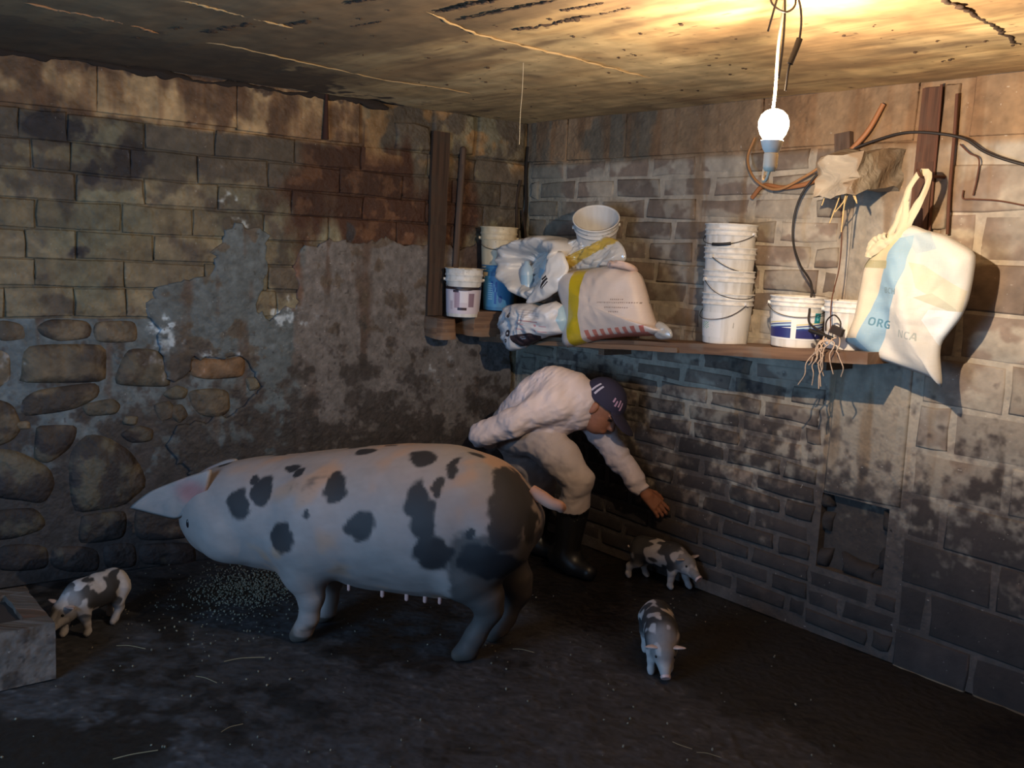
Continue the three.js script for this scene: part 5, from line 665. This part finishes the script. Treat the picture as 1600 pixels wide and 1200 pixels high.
// ---------- man ----------
{
  const O = V(0.25, 0, -4.72), man = base('person', 'man in a pale shirt, navy cap and black rubber boots bending down behind the sow', 'person', O);
  const J = (x, y, z, r) => [x - O.x, y, z - O.z, r];
  // joints, in metres
  const heelN = [0.282, -4.735], toeN = [0.425, -4.59];
  const legN = [J(0.13, 0.69, -4.74, 0.105), J(0.25, 0.595, -4.67, 0.082), J(0.345, 0.50, -4.61, 0.062), J(0.335, 0.36, -4.64, 0.060), J(0.318, 0.10, -4.69, 0.042)];
  const legF = [J(0.02, 0.68, -4.90, 0.115), J(0.10, 0.54, -4.90, 0.092), J(0.175, 0.43, -4.89, 0.066), J(0.17, 0.32, -4.93, 0.060), J(0.16, 0.10, -4.99, 0.042)];
  const torso = [J(0.055, 0.70, -4.83, 0.145), J(0.135, 0.795, -4.80, 0.145), J(0.235, 0.865, -4.765, 0.150), J(0.32, 0.865, -4.735, 0.125), J(0.37, 0.855, -4.72, 0.07)];
  const armN = [J(0.20, 0.865, -4.63, 0.078), J(0.02, 0.775, -4.60, 0.064), J(-0.135, 0.69, -4.66, 0.054), J(-0.10, 0.655, -4.80, 0.046), J(-0.04, 0.67, -4.905, 0.034)];
  const armF = [J(0.36, 0.82, -4.84, 0.076), J(0.47, 0.70, -4.80, 0.062), J(0.565, 0.575, -4.76, 0.052), J(0.635, 0.495, -4.715, 0.043), J(0.69, 0.432, -4.69, 0.031)];
  const foot = (h, t, y = 0.05) => [J(h[0], y + 0.015, h[1], 0.045), J(mix(h[0], t[0], 0.5), y, mix(h[1], t[1], 0.5), 0.046), J(t[0], y - 0.012, t[1], 0.036)];
  const footN = foot(heelN, toeN), footF = foot([0.13, -5.02], [0.25, -4.90]);
  // head frame: crown up and forward, face down towards the piglet
  const hc = V(0.445 - O.x, 0.85, -4.70 - O.z), fw = V(0.70, -0.62, 0.34).normalize(), sd_ = fw.clone().cross(V(0.45, 0.86, 0.1)).normalize(), up = sd_.clone().cross(fw).normalize();
  const toHead = (x, y, z) => { const v = V(x, y, z).sub(hc).multiplyScalar(1 / 1.08); return [v.dot(sd_), v.dot(up), v.dot(fw)]; }, at = (a, b, c) => hc.clone().addScaledVector(sd_, a * 1.08).addScaledVector(up, b * 1.08).addScaledVector(fw, c * 1.08);
  const headF = (x, y, z) => { const [a, b, c] = toHead(x, y, z), A = Math.abs(a); let d = ell(a, b, c, [0, 0.02, -0.01], [0.076, 0.098, 0.095]); d = smin(d, ell(a, b, c, [0, -0.055, 0.03], [0.056, 0.065, 0.062]), 0.035); d = smin(d, cone(a, b, c, [0, 0.0, 0.085, 0.010], [0, -0.034, 0.104, 0.016]), 0.016); d = smin(d, ell(a, b, c, [0, -0.072, 0.082], [0.026, 0.012, 0.016]), 0.012); d = smin(d, ell(A, b, c, [0.034, 0.012, 0.078], [0.024, 0.008, 0.014]), 0.012); d = Math.max(d, -ell(A, b, c, [0.033, -0.006, 0.094], [0.016, 0.010, 0.012])); d = Math.max(d, -ell(a, b, c, [0, -0.0735, 0.100], [0.022, 0.0022, 0.01])); d = smin(d, ell(A, b, c, [0.079, -0.008, -0.008], [0.010, 0.030, 0.019]), 0.008); return d; };
  const nk = [J(0.34, 0.86, -4.735, 0.062), [hc.x - fw.x * 0.045, hc.y - 0.02, hc.z - fw.z * 0.045, 0.056]];
  // reaching hand: palm and five fingers, pointing down and right
  const hand = (w, dir, nrm, curl) => { const D = dir.clone().normalize(), Nn = nrm.clone().addScaledVector(D, -nrm.dot(D)).normalize(), A = D.clone().cross(Nn); const P = (d, a, n, r) => { const v = w.clone().addScaledVector(D, d).addScaledVector(A, a).addScaledVector(Nn, n); return [v.x, v.y, v.z, r]; }; const ch = []; ch.push([P(-0.02, 0, 0, 0.028), P(0.02, 0.0, 0, 0.027)]); for (const a of [-0.028, -0.009, 0.010, 0.028]) ch.push([P(0.015, a * 0.6, 0, 0.017), P(0.085, a, 0, 0.0135)]); [[-0.029, 0.066], [-0.0095, 0.076], [0.0105, 0.071], [0.030, 0.055]].forEach(([a, l], i) => { const c = curl[i]; ch.push([P(0.085, a, 0, 0.0105), P(0.085 + l * 0.5, a * 1.12, -l * 0.12 * c, 0.0095), P(0.085 + l * 0.82, a * 1.18, -l * 0.34 * c, 0.0085), P(0.085 + l * (1 - 0.2 * c), a * 1.2, -l * 0.55 * c, 0.0075)]); }); ch.push([P(0.012, -0.022, -0.004, 0.016), P(0.045, -0.048, -0.014, 0.0125), P(0.072, -0.058, -0.022, 0.0105), P(0.094, -0.060, -0.028, 0.0085)]); return (x, y, z) => { let d = 1e9; ch.forEach((c, i) => { const e = chain(x, y, z, c, 0.004); d = i < 5 ? smin(d, e, 0.012) : smin(d, e, 0.004); }); return d; }; };
  const wF = V(armF[4][0], armF[4][1], armF[4][2]), hF = hand(wF, V(0.72, -0.66, 0.12), V(0.3, 0.45, 0.85), [0.25, 0.35, 0.5, 0.6]);
  const wN = V(armN[4][0], armN[4][1], armN[4][2]), hN = hand(wN, V(0.75, 0.25, -0.45), V(-0.4, 0.1, -0.9), [0.5, 0.5, 0.5, 0.5]);
  const flesh = (x, y, z) => { let d = chain(x, y, z, torso, 0.07) + 0.012; d = smin(d, chain(x, y, z, legN, 0.03) + 0.012, 0.05); d = smin(d, chain(x, y, z, legF, 0.03) + 0.012, 0.05); d = smin(d, chain(x, y, z, armN, 0.03) + 0.012, 0.04); d = smin(d, chain(x, y, z, armF, 0.03) + 0.012, 0.04); d = smin(d, chain(x, y, z, footN, 0.03) + 0.012, 0.03); d = smin(d, chain(x, y, z, footF, 0.03) + 0.012, 0.03); return smin(d, cone(x, y, z, nk[0], nk[1]), 0.03); };
  const skin = L3(150, 98, 74);
  const cat = (...gs) => mergeGeometries(gs.map((g) => { g.deleteAttribute('uv'); return g; }));
  const bodyG = cat(iso(flesh, [-0.55, -0.005, -0.42], [0.60, 1.08, 0.30], 0.014), iso(headF, [hc.x - 0.18, hc.y - 0.2, hc.z - 0.18], [hc.x + 0.18, hc.y + 0.18, hc.z + 0.18], 0.0042), iso(hF, [wF.x - 0.06, wF.y - 0.19, wF.z - 0.1], [wF.x + 0.2, wF.y + 0.07, wF.z + 0.12], 0.0034), iso(hN, [wN.x - 0.08, wN.y - 0.1, wN.z - 0.2], [wN.x + 0.2, wN.y + 0.14, wN.z + 0.1], 0.0045));
  vcol(bodyG, (x, y, z) => { const [a, b, c] = toHead(x, y, z); let s = skin; if (Math.hypot(a, b, c) < 0.16) { const A = Math.abs(a); if (Math.hypot((A - 0.033) / 0.014, (b + 0.006) / 0.007) < 1 && c > 0.07) s = L3(60, 44, 38); else if (Math.hypot(a / 0.024, (b + 0.074) / 0.008) < 1 && c > 0.07) s = L3(128, 70, 58); else if (b > 0.03 && c < 0.05 || c < -0.03 && b > -0.045) s = L3(42, 38, 38); } const n = fbm(x * 60, y * 60 + z * 60, 2); return s.map((k) => k * (0.86 + 0.28 * n)); });
  part(man, 'body', bodyG, hide({ roughness: 0.6 }));
  // clothes
  const crease = (x, y, z, k) => (fbm(x * k + z * k * 0.6, y * k * 1.3 - x * k * 0.5, 3) - 0.5);
  const shirtF = (x, y, z) => { let d = chain(x, y, z, torso.slice(0, 4), 0.09); d = Math.max(d, -((x - torso[0][0] + 0.10) * 0.72 + (y - 0.66) * 0.7)); const col = chain(x, y, z, [torso[3], torso[4]], 0.05) + 0.0; d = smin(d, col, 0.05); d = smin(d, chain(x, y, z, armN, 0.03) - 0.006, 0.05); d = smin(d, chain(x, y, z, armF, 0.03) - 0.006, 0.05); const cut = (p, q, t) => { const dx = q[0] - p[0], dy = q[1] - p[1], dz = q[2] - p[2], l = Math.hypot(dx, dy, dz); return ((x - p[0]) * dx + (y - p[1]) * dy + (z - p[2]) * dz) / l - l * t; }; d = Math.max(d, Math.min(cut(armF[3], armF[4], 0.92), 0.2 - (x + y * 0 + 0.0 > 0.30 ? 0 : 1))); d = Math.max(d, -(cone(x, y, z, nk[0], [nk[1][0], nk[1][1], nk[1][2], 0.07]))); d = smin(d, cone(x, y, z, [legN[0][0] + 0.05, 0.64, legN[0][2] + 0.02, 0.085], [torso[1][0], torso[1][1] - 0.05, torso[1][2] + 0.05, 0.11]), 0.05); return d + crease(x, y, z, 13) * 0.026 + crease(x + 5, y, z, 34) * 0.008; };
  const cloth = (c, n) => (x, y, z) => { const k = 0.88 + 0.24 * fbm(x * 26 + n, y * 26 + z * 20, 3); return c.map((v) => v * k); };
  part(man, 'shirt', vcol(iso(shirtF, [-0.55, 0.38, -0.42], [0.58, 1.09, 0.32], 0.0085), cloth(L3(206, 190, 192), 1)), hide({ roughness: 0.85 }), 'pale pinkish-grey long-sleeved shirt');
  const trouF = (x, y, z) => { let d = chain(x, y, z, legN, 0.05) - 0.010; d = smin(d, chain(x, y, z, legF, 0.05) - 0.010, 0.04); d = smin(d, cone(x, y, z, torso[0], [torso[0][0] + 0.03, torso[0][1] + 0.04, torso[0][2], 0.13]), 0.05); d = Math.max(d, 0.33 - y); return d + crease(x, y, z, 15) * 0.022; };
  part(man, 'trousers', vcol(iso(trouF, [-0.42, 0.33, -0.40], [0.30, 0.88, 0.26], 0.009), cloth(L3(168, 154, 152), 4)), hide({ roughness: 0.88 }), 'pale trousers tucked into the boots');
  const bootF = (leg, ft) => (x, y, z) => { let d = chain(x, y, z, [leg[3], leg[4], [ft[0][0], ft[0][1] + 0.02, ft[0][2], 0.05]].map((p, i) => [p[0], p[1], p[2], p[3] + [0.022, 0.020, 0.004][i]]), 0.03); d = smin(d, chain(x, y, z, ft, 0.03) - 0.006, 0.035); d = Math.max(d, y - (leg[3][1] + 0.045)); d = Math.max(d, 0.004 - y); d = Math.max(d, -(chain(x, y, z, [[leg[3][0], leg[3][1] + 0.08, leg[3][2], leg[3][3] + 0.012], [leg[3][0], leg[3][1] - 0.02, leg[3][2], leg[3][3] + 0.01]], 0.01))); return d; };
  const bm = std([26, 25, 26], 0.42);
  for (const [l, t, n] of [[legN, footN, 'near'], [legF, footF, 'far']]) part(man, 'rubber_boot', iso(bootF(l, t), [Math.min(l[3][0], l[4][0], t[0][0], t[2][0]) - 0.1, -0.01, Math.min(l[3][2], l[4][2], t[0][2], t[2][2]) - 0.1], [Math.max(l[3][0], l[4][0], t[0][0], t[2][0]) + 0.1, l[3][1] + 0.08, Math.max(l[3][2], l[4][2], t[0][2], t[2][2]) + 0.1], 0.0075), bm, 'tall black rubber boot');
  const capF = (x, y, z) => { const [a, b, c] = toHead(x, y, z); let d = ell(a, b, c, [0, 0.035, -0.012], [0.090, 0.104, 0.110]); d = Math.max(d, 0.026 - b + c * 0.1); d = Math.max(d, -ell(a, b, c, [0, 0.03, -0.012], [0.084, 0.098, 0.104])); let br = ell(a, b + c * c * 0.9 + a * a * 3.0, c, [0, 0.046, 0.115], [0.082, 0.006, 0.085]); br = Math.max(br, 0.07 - c - 0.0); return smin(d, br, 0.012); };
  const cap = part(man, 'cap', iso(capF, [hc.x - 0.22, hc.y - 0.24, hc.z - 0.22], [hc.x + 0.24, hc.y + 0.22, hc.z + 0.24], 0.0042), std([44, 40, 62], 0.85), 'navy peaked cap');
  const badge = (t, s, w, h, col) => { const pos = [], idx = []; for (let j = 0; j <= 6; j++) for (let i = 0; i <= 10; i++) { const a = t + w * (i / 10 - 0.5), b = s + h * (j / 6 - 0.5), q = [Math.sin(a) * Math.cos(b) * 0.0925, Math.sin(b) * 0.1065 + 0.035, Math.cos(a) * Math.cos(b) * 0.1125 - 0.012], v = at(...q); pos.push(v.x, v.y, v.z); if (i && j) { const k = j * 11 + i; idx.push(k - 12, k - 11, k - 1, k - 11, k, k - 1); } } const g = new THREE.BufferGeometry(); g.setAttribute('position', new THREE.Float32BufferAttribute(pos, 3)); g.setIndex(idx); g.computeVertexNormals(); part(cap, 'emblem', g, std(col, 0.8, { side: THREE.DoubleSide })); };
  for (let i = 0; i < 4; i++) badge(0.55 + i * 0.17, 0.42 + 0.08 * (i % 2), 0.09, 0.36 - 0.05 * i, [176, 140, 166]);
  for (let i = 0; i < 2; i++) badge(1.9 + i * 0.22, 0.35, 0.1, 0.5, [188, 180, 196]);
}

// ---------- litter on the floor ----------
{
  const straw = (x, z, a, l, label) => { const b = base('straw', label, 'straw', V(x, 0.005, z), a, 'loose straws on the floor'); part(b, 'stalk', tube([V(-l / 2, 0.003, 0), V(-l * 0.1, 0.006, rr(-0.006, 0.006)), V(l / 2, 0.003, rr(-0.01, 0.01))], rr(0.0012, 0.0019), 10, 5), std([134, 120, 92], 0.85)); };
  straw(-0.965, -3.47, 0.4, 0.15, 'longest pale straw, lying on the floor left of the sow’s front feet');
  straw(-1.42, -3.53, -0.05, 0.12, 'pale straw on the floor right of the piglet at the trough');
  straw(-1.05, -3.29, -0.35, 0.10, 'dull straw on the floor just below the longest pale straw');
  straw(-1.1, -2.76, 0.55, 0.13, 'straw nearest the bottom left corner of the floor');
  straw(-0.86, -2.95, 0.9, 0.08, 'short slanting straw right of the bottom left one');
  straw(0.62, -2.98, -0.7, 0.07, 'left one of two short straws at the bottom, below the lone piglet');
  straw(0.7, -2.93, -0.3, 0.08, 'right one of two short straws at the bottom, below the lone piglet');
  straw(0.1, -3.68, -0.2, 0.09, 'straw on the floor right of the sow’s hind feet');
  const grit = new THREE.IcosahedronGeometry(0.0035, 0), N = 1700, im = new THREE.InstancedMesh(grit, std([128, 122, 108], 0.8), N), mt = new THREE.Matrix4(), q = new THREE.Quaternion(), col = new THREE.Color(); im.name = 'scattered_grain';
  for (let i = 0; i < N; i++) { let x, z; const t = i / N; const gs = () => (rnd() + rnd() + rnd() - 1.5) * 1.1; if (t < 0.75) { x = -1.15 + gs() * 0.22; z = -4.28 + gs() * 0.28; } else if (t < 0.9) { x = -1.25 + gs() * 0.5; z = -4.0 + gs() * 0.4; } else { x = rr(-1.6, 1.2); z = rr(-4.4, -2.6); } q.setFromEuler(new THREE.Euler(rr(0, 6), rr(0, 6), rr(0, 6))); const s = rr(0.5, 1.3); mt.compose(V(x, 0.003, z), q, V(s * 1.4, s, s)); im.setMatrixAt(i, mt); const k = rr(0.5, 1.15); im.setColorAt(i, col.setRGB(k, k * 0.97, k * 0.9)); }
  im.castShadow = im.receiveShadow = true; scene.add(im); tag(im, 'pale feed grain scattered on the floor below the sow’s head', 'grain', null, 'stuff');
}
scene.traverse((o) => { if (o.isMesh) { o.castShadow = true; o.receiveShadow = true; } });
renderer.render(scene, camera);
